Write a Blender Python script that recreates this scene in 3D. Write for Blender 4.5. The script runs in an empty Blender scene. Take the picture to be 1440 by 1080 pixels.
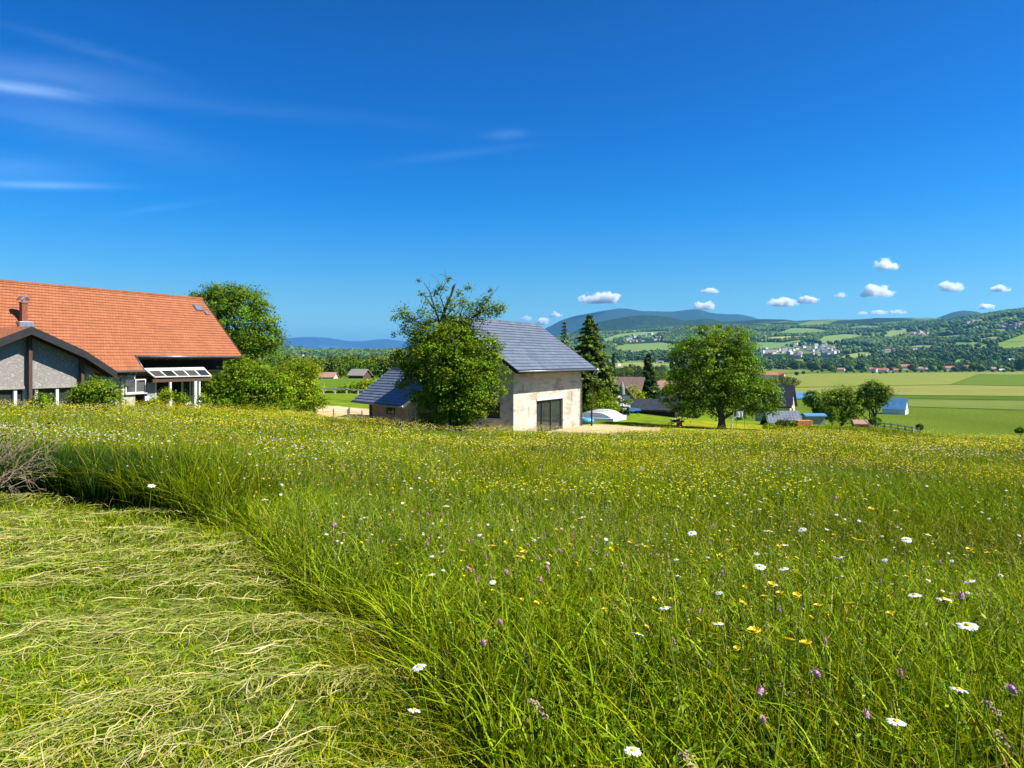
import bpy, math, random
import numpy as np
from math import radians as R, sin, cos, pi, sqrt
from mathutils import Vector, Matrix

# ------------------------------------------------------------------ camera, sky, sun
S = bpy.context.scene
C = S.collection
F_PX, CX, HY = 1000.0, 720.0, 505.0        # focal length in photo pixels, centre column, horizon row
cam_d = bpy.data.cameras.new('camera'); cam = bpy.data.objects.new('camera', cam_d); C.objects.link(cam)
cam_d.sensor_width = 36; cam_d.lens = 36 * F_PX / 1440
cam_d.shift_y = (HY - 540) / 1440
cam_d.clip_start = 0.05; cam_d.clip_end = 200000
cam.location = (0, 0, 0); cam.rotation_euler = (R(90), 0, 0)
S.camera = cam
SUN_EL, SUN_AZ = 47.0, math.atan2(0.965, -0.262)      # azimuth clockwise from +Y
w = bpy.data.worlds.new('World'); S.world = w; w.use_nodes = True
nt = w.node_tree; nt.nodes.clear()
sky = nt.nodes.new('ShaderNodeTexSky'); sky.sky_type = 'NISHITA'; sky.sun_disc = False
sky.sun_elevation = R(SUN_EL); sky.sun_rotation = SUN_AZ
sky.altitude = 1200; sky.air_density = 1.0; sky.dust_density = 0.12; sky.ozone_density = 4.0
hs = nt.nodes.new('ShaderNodeHueSaturation'); hs.inputs['Saturation'].default_value = 1.0; hs.inputs['Value'].default_value = 1.0
hs.inputs['Hue'].default_value = 0.5
bg = nt.nodes.new('ShaderNodeBackground'); bg.inputs['Strength'].default_value = 0.102
out = nt.nodes.new('ShaderNodeOutputWorld')
nt.links.new(sky.outputs[0], hs.inputs['Color'])
# thin cirrus streaks high on the left of the sky, fixed by direction
def wn(t, **k):
    n = nt.nodes.new(t)
    for a, b in k.items(): setattr(n, a, b)
    return n
def wmath(op, a, b=None, clamp=False):
    n = wn('ShaderNodeMath', operation=op, use_clamp=clamp)
    for i, v in enumerate((a, b)):
        if v is None: continue
        if isinstance(v, (int, float)): n.inputs[i].default_value = v
        else: nt.links.new(v, n.inputs[i])
    return n.outputs[0]
geo = wn('ShaderNodeTexCoord'); sep = wn('ShaderNodeSeparateXYZ'); nt.links.new(geo.outputs['Generated'], sep.inputs[0])
den = wmath('MAXIMUM', sep.outputs[1], 0.05)
su = wmath('DIVIDE', sep.outputs[0], den); sv = wmath('DIVIDE', sep.outputs[2], den)
cv = wn('ShaderNodeCombineXYZ')
nt.links.new(wmath('MULTIPLY', su, 3.0), cv.inputs[0])
nt.links.new(wmath('MULTIPLY', wmath('ADD', sv, wmath('MULTIPLY', su, 0.16)), 26.0), cv.inputs[1])
nz = wn('ShaderNodeTexNoise'); nz.inputs['Scale'].default_value = 1.0; nz.inputs['Detail'].default_value = 5; nz.inputs['Distortion'].default_value = 0.6
nt.links.new(cv.outputs[0], nz.inputs['Vector'])
def band(u0, v0, wu, wv, tilt, amp):
    # soft elongated spot round direction (u0, v0)
    du = wmath('DIVIDE', wmath('SUBTRACT', su, u0), wu)
    dv = wmath('DIVIDE', wmath('SUBTRACT', wmath('SUBTRACT', sv, v0), wmath('MULTIPLY', wmath('SUBTRACT', su, u0), tilt)), wv)
    r2 = wmath('ADD', wmath('MULTIPLY', du, du), wmath('MULTIPLY', dv, dv))
    return wmath('MULTIPLY', wmath('POWER', 2.718, wmath('MULTIPLY', r2, -1.0)), amp)
bsum = None
for q in [(-.70, .382, .12, .008, -.12, .26), (-.66, .40, .16, .022, -.16, .09), (-.68, .245, .10, .005, -.02, .20),
          (-.62, .33, .16, .03, -.22, .07), (-.75, .27, .14, .02, -.05, .10), (-.60, .438, .10, .008, -.28, .05),
          (-.35, .35, .25, .010, -.09, .03), (-.01, .316, .026, .006, .05, .08), (-.08, .288, .10, .006, .12, .03), (-.48,.215,.08,.005,.15,.03)]:
    b = band(*q); bsum = b if bsum is None else wmath('ADD', bsum, b)
cmask = wmath('MULTIPLY', bsum, wmath('MULTIPLY', wmath('SUBTRACT', nz.outputs[0], 0.18), 2.6, True), True)
# clear-air grading of the sky by elevation: deep blue overhead, paler at the horizon
ramp = wn('ShaderNodeValToRGB'); els = ramp.color_ramp.elements
TINT = [(0.0, (.40, .62, .64)), (.055, (.34, .60, .63)), (.09, (.27, .56, .64)), (.124, (.17, .53, .70)), (.20, (.03, .46, .80)), (.292, (.0, .375, .79)), (.444, (.0, .31, .71)), (1.0, (.0, .29, .69))]
els[0].position, els[1].position = TINT[0][0], TINT[-1][0]
for p_, c_ in TINT[1:-1]: els.new(p_)
for e_, (p_, c_) in zip(els, TINT): e_.color = (*c_, 1)
nt.links.new(sep.outputs[2], ramp.inputs[0])
tm = wn('ShaderNodeVectorMath', operation='MULTIPLY'); nt.links.new(hs.outputs[0], tm.inputs[0]); nt.links.new(ramp.outputs[0], tm.inputs[1])
cm = wn('ShaderNodeMixRGB'); cm.inputs[2].default_value = (4.4, 6.3, 8.6, 1)
nt.links.new(cmask, cm.inputs[0]); nt.links.new(tm.outputs[0], cm.inputs[1])
nt.links.new(cm.outputs[0], bg.inputs['Color']); nt.links.new(bg.outputs[0], out.inputs[0])
sd = bpy.data.lights.new('sun', 'SUN'); sun = bpy.data.objects.new('sun', sd); C.objects.link(sun)
sd.energy = 5.0; sd.angle = R(0.5); sd.color = (1.0, 0.955, 0.87)
sdir = Vector((sin(SUN_AZ) * cos(R(SUN_EL)), cos(SUN_AZ) * cos(R(SUN_EL)), sin(R(SUN_EL))))
sun.rotation_euler = sdir.to_track_quat('Z', 'Y').to_euler()
S.view_settings.view_transform = 'Standard'; S.view_settings.look = 'None'
S.view_settings.exposure = 1.0; S.view_settings.gamma = 1.0; S.view_settings.use_curve_mapping = False
S.cycles.max_bounces = 8; S.cycles.diffuse_bounces = 3; S.cycles.glossy_bounces = 3; S.cycles.transmission_bounces = 4
S.cycles.volume_bounces = 8; S.cycles.transparent_max_bounces = 8

# ------------------------------------------------------------------ helpers
def at(px, py, Y): return Vector(((px - CX) / F_PX * Y, Y, (HY - py) / F_PX * Y))
def tag(o, label=None, cat=None, group=None, kind=None):
    if label: o['label'] = label
    if cat: o['category'] = cat
    if group: o['group'] = group
    if kind: o['kind'] = kind
    return o
def empty(name, loc, rz=0):
    o = bpy.data.objects.new(name, None); C.objects.link(o); o.location = loc; o.rotation_euler = (0, 0, rz)
    o.empty_display_size = .2; return o
def mesh_np(name, V, polys, mat=None, parent=None, col=None, smooth=False, midx=None):
    """V (n,3); polys = list of int arrays (m,k)"""
    me = bpy.data.meshes.new(name)
    V = np.asarray(V, dtype=np.float32)
    polys = [np.asarray(p, dtype=np.int32) for p in polys if len(p)]
    me.vertices.add(len(V)); me.vertices.foreach_set('co', V.ravel())
    loops = np.concatenate([p.ravel() for p in polys])
    tot = np.concatenate([np.full(len(p), p.shape[1], np.int32) for p in polys])
    st = np.concatenate([[0], np.cumsum(tot)[:-1]]).astype(np.int32)
    me.loops.add(len(loops)); me.loops.foreach_set('vertex_index', loops)
    me.polygons.add(len(tot)); me.polygons.foreach_set('loop_start', st); me.polygons.foreach_set('loop_total', tot)
    if midx is not None: me.polygons.foreach_set('material_index', np.asarray(midx, np.int32))
    if smooth: me.polygons.foreach_set('use_smooth', np.ones(len(tot), bool))
    me.update(calc_edges=True)
    if col is not None:
        a = me.color_attributes.new('Col', 'FLOAT_COLOR', 'POINT')
        c4 = np.ones((len(V), 4), np.float32); c4[:, :3] = col
        a.data.foreach_set('color', c4.ravel())
    for m in (mat if isinstance(mat, (list, tuple)) else [mat]):
        if m: me.materials.append(m)
    o = bpy.data.objects.new(name, me); C.objects.link(o)
    if parent: o.parent = parent
    return o
class MB:
    def __init__(s): s.v = []; s.f = []; s.m = []; s.mi = 0
    def add(s, vs, fs):
        n = len(s.v); s.v += [tuple(v) for v in vs]
        for f in fs: s.f.append(tuple(i + n for i in f)); s.m.append(s.mi)
        return s
    def box(s, a, b):
        x0, y0, z0 = [min(p, q) for p, q in zip(a, b)]; x1, y1, z1 = [max(p, q) for p, q in zip(a, b)]
        return s.add([(x0,y0,z0),(x1,y0,z0),(x1,y1,z0),(x0,y1,z0),(x0,y0,z1),(x1,y0,z1),(x1,y1,z1),(x0,y1,z1)],
                     [(0,3,2,1),(4,5,6,7),(0,1,5,4),(1,2,6,5),(2,3,7,6),(3,0,4,7)])
    def prism(s, pts, vec):
        n = len(pts); vec = Vector(vec); P = [Vector(p) for p in pts]
        return s.add(P + [p + vec for p in P], [tuple(range(n))[::-1], tuple(range(n, 2*n))] + [(i, (i+1) % n, (i+1) % n + n, i + n) for i in range(n)])
    def beam(s, a, b, w_, h_, up=(0,0,1)):
        a = Vector(a); b = Vector(b); d = (b - a).normalized(); u = Vector(up)
        sd_ = d.cross(u)
        if sd_.length < 1e-4: sd_ = d.cross(Vector((1,0,0)))
        sd_.normalize(); u = sd_.cross(d)
        q = [sd_*(-w_/2)+u*(-h_/2), sd_*(w_/2)+u*(-h_/2), sd_*(w_/2)+u*(h_/2), sd_*(-w_/2)+u*(h_/2)]
        return s.add([a+k for k in q] + [b+k for k in q], [(0,3,2,1),(4,5,6,7),(0,1,5,4),(1,2,6,5),(2,3,7,6),(3,0,4,7)])
    def tube(s, pts, rad, n=7, cap=True):
        P = [Vector(p) for p in pts]; rad = rad if isinstance(rad, (list, tuple)) else [rad]*len(P)
        ref = Vector((0.3, 0.9, 0.2)); vs = []
        for i, p in enumerate(P):
            d = (P[min(i+1, len(P)-1)] - P[max(i-1, 0)]).normalized()
            x = d.cross(ref)
            if x.length < 1e-3: x = d.cross(Vector((1,0,0)))
            x.normalize(); y = d.cross(x)
            for k in range(n):
                a = 2*pi*k/n; vs.append(p + (x*cos(a) + y*sin(a)) * rad[i])
        fs = [(i*n+k, i*n+(k+1) % n, (i+1)*n+(k+1) % n, (i+1)*n+k) for i in range(len(P)-1) for k in range(n)]
        if cap: fs += [tuple(range(n))[::-1], tuple((len(P)-1)*n+k for k in range(n))]
        return s.add(vs, fs)
    def lathe(s, prof, n=16, c=(0,0,0)):
        vs = [(c[0]+r*cos(2*pi*k/n), c[1]+r*sin(2*pi*k/n), c[2]+z) for r, z in prof for k in range(n)]
        fs = [(i*n+k, i*n+(k+1) % n, (i+1)*n+(k+1) % n, (i+1)*n+k) for i in range(len(prof)-1) for k in range(n)]
        return s.add(vs, fs + [tuple(range(n))[::-1], tuple((len(prof)-1)*n+k for k in range(n))])
    def build(s, name, mat, parent=None, smooth=False, bevel=0):
        me = bpy.data.meshes.new(name); me.from_pydata(s.v, [], s.f)
        for m in (mat if isinstance(mat, (list, tuple)) else [mat]): me.materials.append(m)
        me.polygons.foreach_set('material_index', s.m)
        if smooth: me.polygons.foreach_set('use_smooth', [True]*len(me.polygons))
        me.update()
        o = bpy.data.objects.new(name, me); C.objects.link(o)
        if parent: o.parent = parent
        if bevel:
            b = o.modifiers.new('bevel', 'BEVEL'); b.width = bevel; b.segments = 2; b.limit_method = 'ANGLE'
        return o
def copy_tree(o, parent=None):
    c = o.copy(); C.objects.link(c); c.parent = parent
    for ch in list(o.children): copy_tree(ch, c)
    return c

# ------------------------------------------------------------------ materials
def newmat(name):
    m = bpy.data.materials.new(name); m.use_nodes = True; n = m.node_tree; n.nodes.clear()
    o = n.nodes.new('ShaderNodeOutputMaterial'); return m, n, o
def mat(name, c1, c2=None, scale=4.0, rough=.8, bump=0.0, bscale=None, spec=.2, detail=6, metal=0, stretch=(1,1,1), c3=None, s3=.6, thr3=.62, coords='Object'):
    m, n, o = newmat(name); L = n.links.new
    p = n.nodes.new('ShaderNodeBsdfPrincipled'); L(p.outputs[0], o.inputs[0])
    p.inputs['Roughness'].default_value = rough; p.inputs['Specular IOR Level'].default_value = spec; p.inputs['Metallic'].default_value = metal
    tc = n.nodes.new('ShaderNodeTexCoord'); mp = n.nodes.new('ShaderNodeMapping'); mp.inputs['Scale'].default_value = stretch
    L(tc.outputs[coords], mp.inputs[0])
    no = n.nodes.new('ShaderNodeTexNoise'); no.inputs['Scale'].default_value = scale; no.inputs['Detail'].default_value = detail; L(mp.outputs[0], no.inputs['Vector'])
    mx = n.nodes.new('ShaderNodeMixRGB'); mx.inputs[1].default_value = (*c1, 1); mx.inputs[2].default_value = (*(c2 or [v*.8 for v in c1]), 1)
    rp = n.nodes.new('ShaderNodeMapRange'); rp.inputs[1].default_value = .35; rp.inputs[2].default_value = .65; L(no.outputs[0], rp.inputs[0]); L(rp.outputs[0], mx.inputs[0])
    col = mx.outputs[0]
    if c3:
        n3 = n.nodes.new('ShaderNodeTexNoise'); n3.inputs['Scale'].default_value = s3; n3.inputs['Detail'].default_value = 8; L(mp.outputs[0], n3.inputs['Vector'])
        r3 = n.nodes.new('ShaderNodeMapRange'); r3.inputs[1].default_value = thr3-.05; r3.inputs[2].default_value = thr3+.07; L(n3.outputs[0], r3.inputs[0])
        m3 = n.nodes.new('ShaderNodeMixRGB'); m3.inputs[2].default_value = (*c3, 1); L(r3.outputs[0], m3.inputs[0]); L(col, m3.inputs[1]); col = m3.outputs[0]
    L(col, p.inputs['Base Color'])
    if bump:
        nb = n.nodes.new('ShaderNodeTexNoise'); nb.inputs['Scale'].default_value = bscale or scale*6; nb.inputs['Detail'].default_value = 5; L(mp.outputs[0], nb.inputs['Vector'])
        bp = n.nodes.new('ShaderNodeBump'); bp.inputs['Strength'].default_value = bump; bp.inputs['Distance'].default_value = .03; L(nb.outputs[0], bp.inputs['Height']); L(bp.outputs[0], p.inputs['Normal'])
    return m
def attr_mat(name, trans=.35, rough=.5, gloss=.04, tmul=(1.25, 1.2, .5), nscale=0, namp=.3):
    m, n, o = newmat(name); L = n.links.new
    a = n.nodes.new('ShaderNodeAttribute'); a.attribute_name = 'Col'; col = a.outputs['Color']
    if nscale:
        tc = n.nodes.new('ShaderNodeTexCoord'); no = n.nodes.new('ShaderNodeTexNoise'); no.inputs['Scale'].default_value = nscale; no.inputs['Detail'].default_value = 6
        L(tc.outputs['Object'], no.inputs['Vector'])
        mr = n.nodes.new('ShaderNodeMapRange'); mr.inputs[1].default_value = .3; mr.inputs[2].default_value = .7; mr.inputs[3].default_value = 1-namp; mr.inputs[4].default_value = 1+namp
        L(no.outputs[0], mr.inputs[0])
        v = n.nodes.new('ShaderNodeVectorMath'); v.operation = 'SCALE'; L(col, v.inputs[0]); L(mr.outputs[0], v.inputs['Scale']); col = v.outputs[0]
    d = n.nodes.new('ShaderNodeBsdfDiffuse'); L(col, d.inputs[0])
    sh = d.outputs[0]
    if trans:
        t = n.nodes.new('ShaderNodeBsdfTranslucent'); v = n.nodes.new('ShaderNodeVectorMath'); v.operation = 'MULTIPLY'; v.inputs[1].default_value = tmul
        L(col, v.inputs[0]); L(v.outputs[0], t.inputs[0])
        mx = n.nodes.new('ShaderNodeMixShader'); mx.inputs[0].default_value = trans; L(sh, mx.inputs[1]); L(t.outputs[0], mx.inputs[2]); sh = mx.outputs[0]
    if gloss:
        g = n.nodes.new('ShaderNodeBsdfGlossy'); g.inputs['Roughness'].default_value = rough; g.inputs[0].default_value = (.9, .92, .4, 1)
        mx = n.nodes.new('ShaderNodeMixShader'); mx.inputs[0].default_value = gloss; L(sh, mx.inputs[1]); L(g.outputs[0], mx.inputs[2]); sh = mx.outputs[0]
    L(sh, o.inputs[0]); return m
def tile_mat(name, c1, c2, cm_, bw, bh, k, rough=.75, bumpd=.03, spec=.25, mottle=.35, offs=.5):
    """courses run along local y; slope distance = local x * k"""
    m, n, o = newmat(name); L = n.links.new
    p = n.nodes.new('ShaderNodeBsdfPrincipled'); L(p.outputs[0], o.inputs[0]); p.inputs['Roughness'].default_value = rough; p.inputs['Specular IOR Level'].default_value = spec
    tc = n.nodes.new('ShaderNodeTexCoord'); sp = n.nodes.new('ShaderNodeSeparateXYZ'); L(tc.outputs['Object'], sp.inputs[0])
    mu = n.nodes.new('ShaderNodeMath'); mu.operation = 'MULTIPLY'; mu.inputs[1].default_value = k; L(sp.outputs[0], mu.inputs[0])
    cb = n.nodes.new('ShaderNodeCombineXYZ'); L(sp.outputs[1], cb.inputs[0]); L(mu.outputs[0], cb.inputs[1])
    br = n.nodes.new('ShaderNodeTexBrick'); br.offset = offs; L(cb.outputs[0], br.inputs['Vector'])
    br.inputs['Color1'].default_value = (*c1, 1); br.inputs['Color2'].default_value = (*c2, 1); br.inputs['Mortar'].default_value = (*cm_, 1)
    br.inputs['Scale'].default_value = 1; br.inputs['Brick Width'].default_value = bw; br.inputs['Row Height'].default_value = bh
    br.inputs['Mortar Size'].default_value = .016; br.inputs['Mortar Smooth'].default_value = .6; br.inputs['Bias'].default_value = 0
    no = n.nodes.new('ShaderNodeTexNoise'); no.inputs['Scale'].default_value = .9; no.inputs['Detail'].default_value = 9; no.inputs['Roughness'].default_value = .7; L(tc.outputs['Object'], no.inputs['Vector'])
    mr = n.nodes.new('ShaderNodeMapRange'); mr.inputs[1].default_value = .3; mr.inputs[2].default_value = .7; mr.inputs[3].default_value = 1-mottle; mr.inputs[4].default_value = 1+mottle*.6; L(no.outputs[0], mr.inputs[0])
    v = n.nodes.new('ShaderNodeVectorMath'); v.operation = 'SCALE'; L(br.outputs[0], v.inputs[0]); L(mr.outputs[0], v.inputs['Scale']); L(v.outputs[0], p.inputs['Base Color'])
    # rounded barrel of each tile
    wv = n.nodes.new('ShaderNodeMath'); wv.operation = 'MULTIPLY'; wv.inputs[1].default_value = 2*pi/bw; L(sp.outputs[1], wv.inputs[0])
    sn = n.nodes.new('ShaderNodeMath'); sn.operation = 'SINE'; L(wv.outputs[0], sn.inputs[0])
    bp = n.nodes.new('ShaderNodeBump'); bp.inputs['Strength'].default_value = .8; bp.inputs['Distance'].default_value = bumpd; L(sn.outputs[0], bp.inputs['Height']); L(bp.outputs[0], p.inputs['Normal'])
    return m

M = {}
M['grass'] = attr_mat('grass_blades', .30, .38, .012, (1.35,1.2,.4))
M['hay'] = attr_mat('dry_hay', .15, .6, .03, (1, .95, .8))
M['leaf'] = attr_mat('tree_leaves', .36, .42, .012, (1.3, 1.25, .45))
M['needle'] = attr_mat('conifer_needles', .12, .5, .02)
M['forest'] = attr_mat('forest_crowns', 0, .5, 0, nscale=.25, namp=.55)
M['ground'] = attr_mat('ground_cover', 0, .5, 0, nscale=.9, namp=.30)
M['hill'] = attr_mat('mountain_cover', 0, .5, 0, nscale=.022, namp=.65)
M['field'] = attr_mat('field_cover', 0, .5, 0, nscale=.06, namp=.10)
M['petal'] = attr_mat('petals', .3, .5, .02, (1, 1, .9))
M['bark'] = mat('bark', (.10,.085,.065), (.045,.038,.03), 6, .95, .6, 20)
M['twig'] = mat('dry_twigs', (.34,.25,.17), (.20,.14,.10), 9, .95, .4, 20)
M['bark_pale'] = mat('bark_pale', (.30,.26,.20), (.15,.13,.10), 9, .95, .4, 20)
M['tile'] = tile_mat('clay_tiles', (.375,.138,.058), (.325,.112,.046), (.17,.05,.022), .22, .285, 1.42, mottle=.16, bumpd=.02)
M['tile2'] = mat('brown_roof_tiles', (.23,.155,.12), (.17,.11,.085), 5, .9, .5, 12)
M['slate'] = tile_mat('slate_tiles', (.165,.190,.225), (.125,.148,.182), (.055,.066,.085), .33, .35, 1.216, rough=.42, bumpd=.006, spec=.5, mottle=.18)
M['slate_dark'] = mat('dark_slate', (.045,.048,.058), (.03,.032,.04), 3, .5, .2, spec=.4)
M['plaster'] = mat('cream_plaster', (.57,.515,.41), (.45,.405,.32), 2.6, .95, 1.0, 9, c3=(.345,.305,.23), s3=1.3, thr3=.57, stretch=(1,.42,1.5))
M['plaster_tan'] = mat('tan_plaster', (.37,.30,.20), (.29,.235,.16), 1.3, .92, .4, 22, c3=(.27,.21,.14), s3=.9)
M['roughcast'] = mat('grey_roughcast', (.29,.265,.24), (.18,.165,.15), 5, .95, 1.0, 9, c3=(.36,.335,.30), s3=5, thr3=.58)
M['stonewall'] = mat('pale_stone', (.50,.46,.36), (.33,.30,.23), 5, .95, .8, 12)
M['wood_black'] = mat('tarred_wood', (.028,.027,.027), (.016,.016,.017), 5, .7, .3, 30, spec=.3, stretch=(1,.3,1))
M['wood_brown'] = mat('brown_wood', (.115,.070,.052), (.07,.043,.032), 6, .8, .3, 25, stretch=(4,4,.5))
M['wood_dark'] = mat('dark_wood', (.05,.033,.024), (.03,.02,.015), 5, .8, .3, 25)
M['wood_grey'] = mat('weathered_wood', (.36,.33,.29), (.22,.20,.17), 8, .9, .4, 25)
M['white'] = mat('white_paint', (.66,.66,.64), (.56,.56,.54), 3, .5, .05, spec=.4)
M['offwhite'] = mat('aged_white_paint', (.62,.61,.57), (.50,.49,.45), 5, .6, .1)
M['greypanel'] = mat('grey_panel', (.27,.26,.25), (.24,.23,.22), 3, .6)
M['metal'] = mat('galvanised_metal', (.55,.57,.60), (.42,.44,.47), 6, .32, metal=.85)
M['zinc'] = mat('zinc_gutter', (.20,.21,.23), (.14,.15,.16), 6, .4, metal=.6)
M['brick'] = mat('red_brick', (.26,.10,.06), (.18,.06,.04), 9, .9, .5, 20)
M['concrete'] = mat('concrete', (.46,.45,.42), (.37,.36,.33), 4, .9, .3)
M['blue'] = mat('blue_cover', (.06,.20,.40), (.04,.15,.33), 4, .5, spec=.4)
M['water'] = mat('pool_blue', (.10,.42,.70), (.07,.35,.62), 3, .2, spec=.5)
M['orange'] = mat('orange_boards', (.62,.24,.06), (.5,.18,.05), 4, .7)
M['red'] = mat('red_plastic', (.5,.06,.04), (.4,.05,.03), 4, .5)
M['frame'] = mat('dark_frame', (.05,.045,.045), (.04,.037,.037), 4, .5)
M['framegrey'] = mat('grey_frame', (.22,.21,.20), (.17,.16,.155), 4, .5)
M['roof_red'] = mat('far_red_roof', (.42,.15,.085), (.33,.12,.07), .4, .9)
M['roof_pink'] = mat('far_faded_roof', (.40,.22,.17), (.32,.17,.13), .4, .9)
M['roof_blue'] = mat('far_blue_roof', (.09,.26,.44), (.07,.21,.37), .4, .5, spec=.4)
M['wall_far'] = mat('far_white_wall', (.72,.70,.65), (.62,.60,.55), .3, .9)
M['wall_far2'] = mat('far_cream_wall', (.60,.52,.40), (.5,.43,.33), .3, .9)
def glass_mat(name, c=(.045,.055,.052), rough=.04, spec=.9):
    m, n, o = newmat(name); p = n.nodes.new('ShaderNodeBsdfPrincipled'); n.links.new(p.outputs[0], o.inputs[0])
    p.inputs['Base Color'].default_value = (*c, 1); p.inputs['Roughness'].default_value = rough; p.inputs['Specular IOR Level'].default_value = spec
    tc = n.nodes.new('ShaderNodeTexCoord'); no = n.nodes.new('ShaderNodeTexNoise'); no.inputs['Scale'].default_value = .8; n.links.new(tc.outputs['Object'], no.inputs[0])
    bp = n.nodes.new('ShaderNodeBump'); bp.inputs['Strength'].default_value = .06; bp.inputs['Distance'].default_value = .05; n.links.new(no.outputs[0], bp.inputs['Height']); n.links.new(bp.outputs[0], p.inputs['Normal'])
    return m
M['glass'] = glass_mat('window_glass', (.03,.037,.035), .05, .55)
M['glass_brown'] = glass_mat('dirty_roof_glass', (.085,.075,.062), .25, .5)

# ------------------------------------------------------------------ terrain height, laid out as height profiles along sight lines
UK = np.array([-1.3, -.72, -.44, -.25, -.05, .12, .30, .42, .53, .62, .72, 1.3])
YK = np.array([45, 52, 60, 75, 90, 120, 170, 250, 350, 600, 1000, 1500, 1800, 2500, 3500, 5000, 7000, 9000, 13000.])
PK = np.array([
 [566,562,560,560,558,555,550,545,538,525,515,510,508,500,495,496,497,498,500],
 [571,567,563,561,558,555,550,545,538,525,515,510,508,501,496,497,498,499,501],
 [582,578,575,566,560,553,545,537,530,520,512,508,506,501,495,496,498,499,501],
 [595,584,573,561,553,548,540,533,531,522,513,509,507,503,497,498,499,500,501],
 [611,604,590,575,565,555,545,535,528,518,512,509,507,504,500,497,496,497,500],
 [616,601,589,575,567,565,563,560,555,546,532,523,519,504,488,471,466,470,490],
 [616,606,600,594,590,588,590,594,582,550,532,523,517,500,484,464,455,460,490],
 [618,610,606,600,597,598,603,605,582,550,532,523,516,499,482,463,451,452,490],
 [624,616,612,606,603,612,615,609,582,550,532,523,516,498,480,460,447,450,490],
 [627,621,618,620,624,628,625,611,582,550,532,523,515,490,466,452,447,452,490],
 [628,625,624,628,634,637,627,613,582,550,532,523,512,472,442,436,440,450,490],
 [632,630,630,634,640,640,630,614,582,550,532,523,510,460,430,424,430,450,490]], float)
ZK = -(PK - HY) / 1000 * YK[None, :]
US = np.linspace(-1.3, 1.3, 261); LS = np.linspace(math.log(45), math.log(13000), 500)
_t = np.stack([np.interp(np.exp(LS), YK, z) for z in ZK])
ZT = np.stack([np.interp(US, UK, _t[:, j]) for j in range(len(LS))], 1)      # (u, logY)
def _smooth(A, k, ax):
    kr = np.exp(-np.linspace(-2, 2, 2*k+1)**2); kr /= kr.sum()
    P = np.pad(A, [(k, k) if i == ax else (0, 0) for i in range(2)], 'edge' if ax == 0 else 'reflect', **({} if ax == 0 else {'reflect_type': 'odd'}))
    return sum(kr[i] * (P[i:i+A.shape[0], :] if ax == 0 else P[:, i:i+A.shape[1]]) for i in range(2*k+1))
ZT = _smooth(_smooth(ZT, 4, 1), 8, 0)
def hash2(ix, iy, s):
    h = (ix.astype(np.int64) * 374761393 + iy.astype(np.int64) * 668265263 + s * 1274126177) & 0xffffffff
    h = ((h ^ (h >> 13)) * 1274126177) & 0xffffffff
    return ((h ^ (h >> 16)) & 0xffff) / 65535.0
def vnoise(x, y, s=0):
    ix = np.floor(x); iy = np.floor(y); fx = x-ix; fy = y-iy; fx = fx*fx*(3-2*fx); fy = fy*fy*(3-2*fy)
    a = hash2(ix, iy, s); b = hash2(ix+1, iy, s); c = hash2(ix, iy+1, s); d = hash2(ix+1, iy+1, s)
    return (a*(1-fx)+b*fx)*(1-fy) + (c*(1-fx)+d*fx)*fy
def fbm(x, y, s=0, o=4):
    r = 0; a = .5; t = 0
    for i in range(o): r = r + a*vnoise(x, y, s+i*17); t += a; a *= .5; x = x*2.03+3.1; y = y*2.03+7.7
    return r/t
def sstep(x, a, b): t = np.clip((x-a)/(b-a), 0, 1); return t*t*(3-2*t)
def H(x, y):
    x = np.asarray(x, float); y = np.asarray(y, float)
    u = np.clip(x/np.maximum(y, 7), -1.3, 1.3); fi = (u+1.3)/2.6*260; i0 = np.clip(fi.astype(int), 0, 259); fu = fi-i0
    ly = np.log(np.clip(y, 45, 13000)); fj = (ly-LS[0])/(LS[-1]-LS[0])*499; j0 = np.clip(fj.astype(int), 0, 498); fv = fj-j0
    z = (ZT[i0, j0]*(1-fu)+ZT[i0+1, j0]*fu)*(1-fv) + (ZT[i0, j0+1]*(1-fu)+ZT[i0+1, j0+1]*fu)*fv
    z45 = ZT[i0, 0]*(1-fu)+ZT[i0+1, 0]*fu
    zn = -1.6 + (z45+1.6)*y/45
    z = np.where(y < 45, zn, z)
    z = z + (fbm(x/1.7, y/1.7, 5, 3)-.5)*.16*sstep(y, -50, 2)*(1-sstep(y, 55, 90))
    z = z + (fbm(x/260, y/260, 9, 4)-.5)*26*sstep(y, 1700, 3000) + (fbm(x/800, y/800, 11, 3)-.5)*40*sstep(y, 2500, 5000)
    return z
def Hs(x, y): return float(H(np.array([x]), np.array([y]))[0])
def ghit(px, py, ymin=46., ymax=9000.):
    """where the sight line through a photo pixel meets the terrain"""
    px = np.atleast_1d(np.asarray(px, float)); py = np.atleast_1d(np.asarray(py, float))
    Ys = np.exp(np.linspace(math.log(ymin), math.log(ymax), 700))
    u = (px-CX)/F_PX
    Z = H(u[:, None]*Ys[None], np.broadcast_to(Ys[None], (len(u), 700)))
    P = HY-1000*Z/Ys[None]
    d = P-py[:, None]                       # >0 ground appears below the pixel, so the sight line is above it
    below = d <= 0
    j = np.where(below.any(1), below.argmax(1), 699); j = np.clip(j, 1, 699)
    a = d[np.arange(len(u)), j-1]; b = d[np.arange(len(u)), j]
    t = np.clip(a/np.where(abs(a-b) < 1e-9, 1e-9, a-b), 0, 1)
    Y = Ys[j-1]*(1-t)+Ys[j]*t
    return u*Y, Y, H(u*Y, Y)
def inpoly(px, py, poly):
    r = np.zeros(np.shape(px), bool); n = len(poly)
    for i in range(n):
        x1, y1 = poly[i]; x2, y2 = poly[(i+1) % n]
        c = ((y1 > py) != (y2 > py)) & (px < (x2-x1)*(py-y1)/((y2-y1) if y2 != y1 else 1e-9)+x1); r ^= c
    return r
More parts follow.
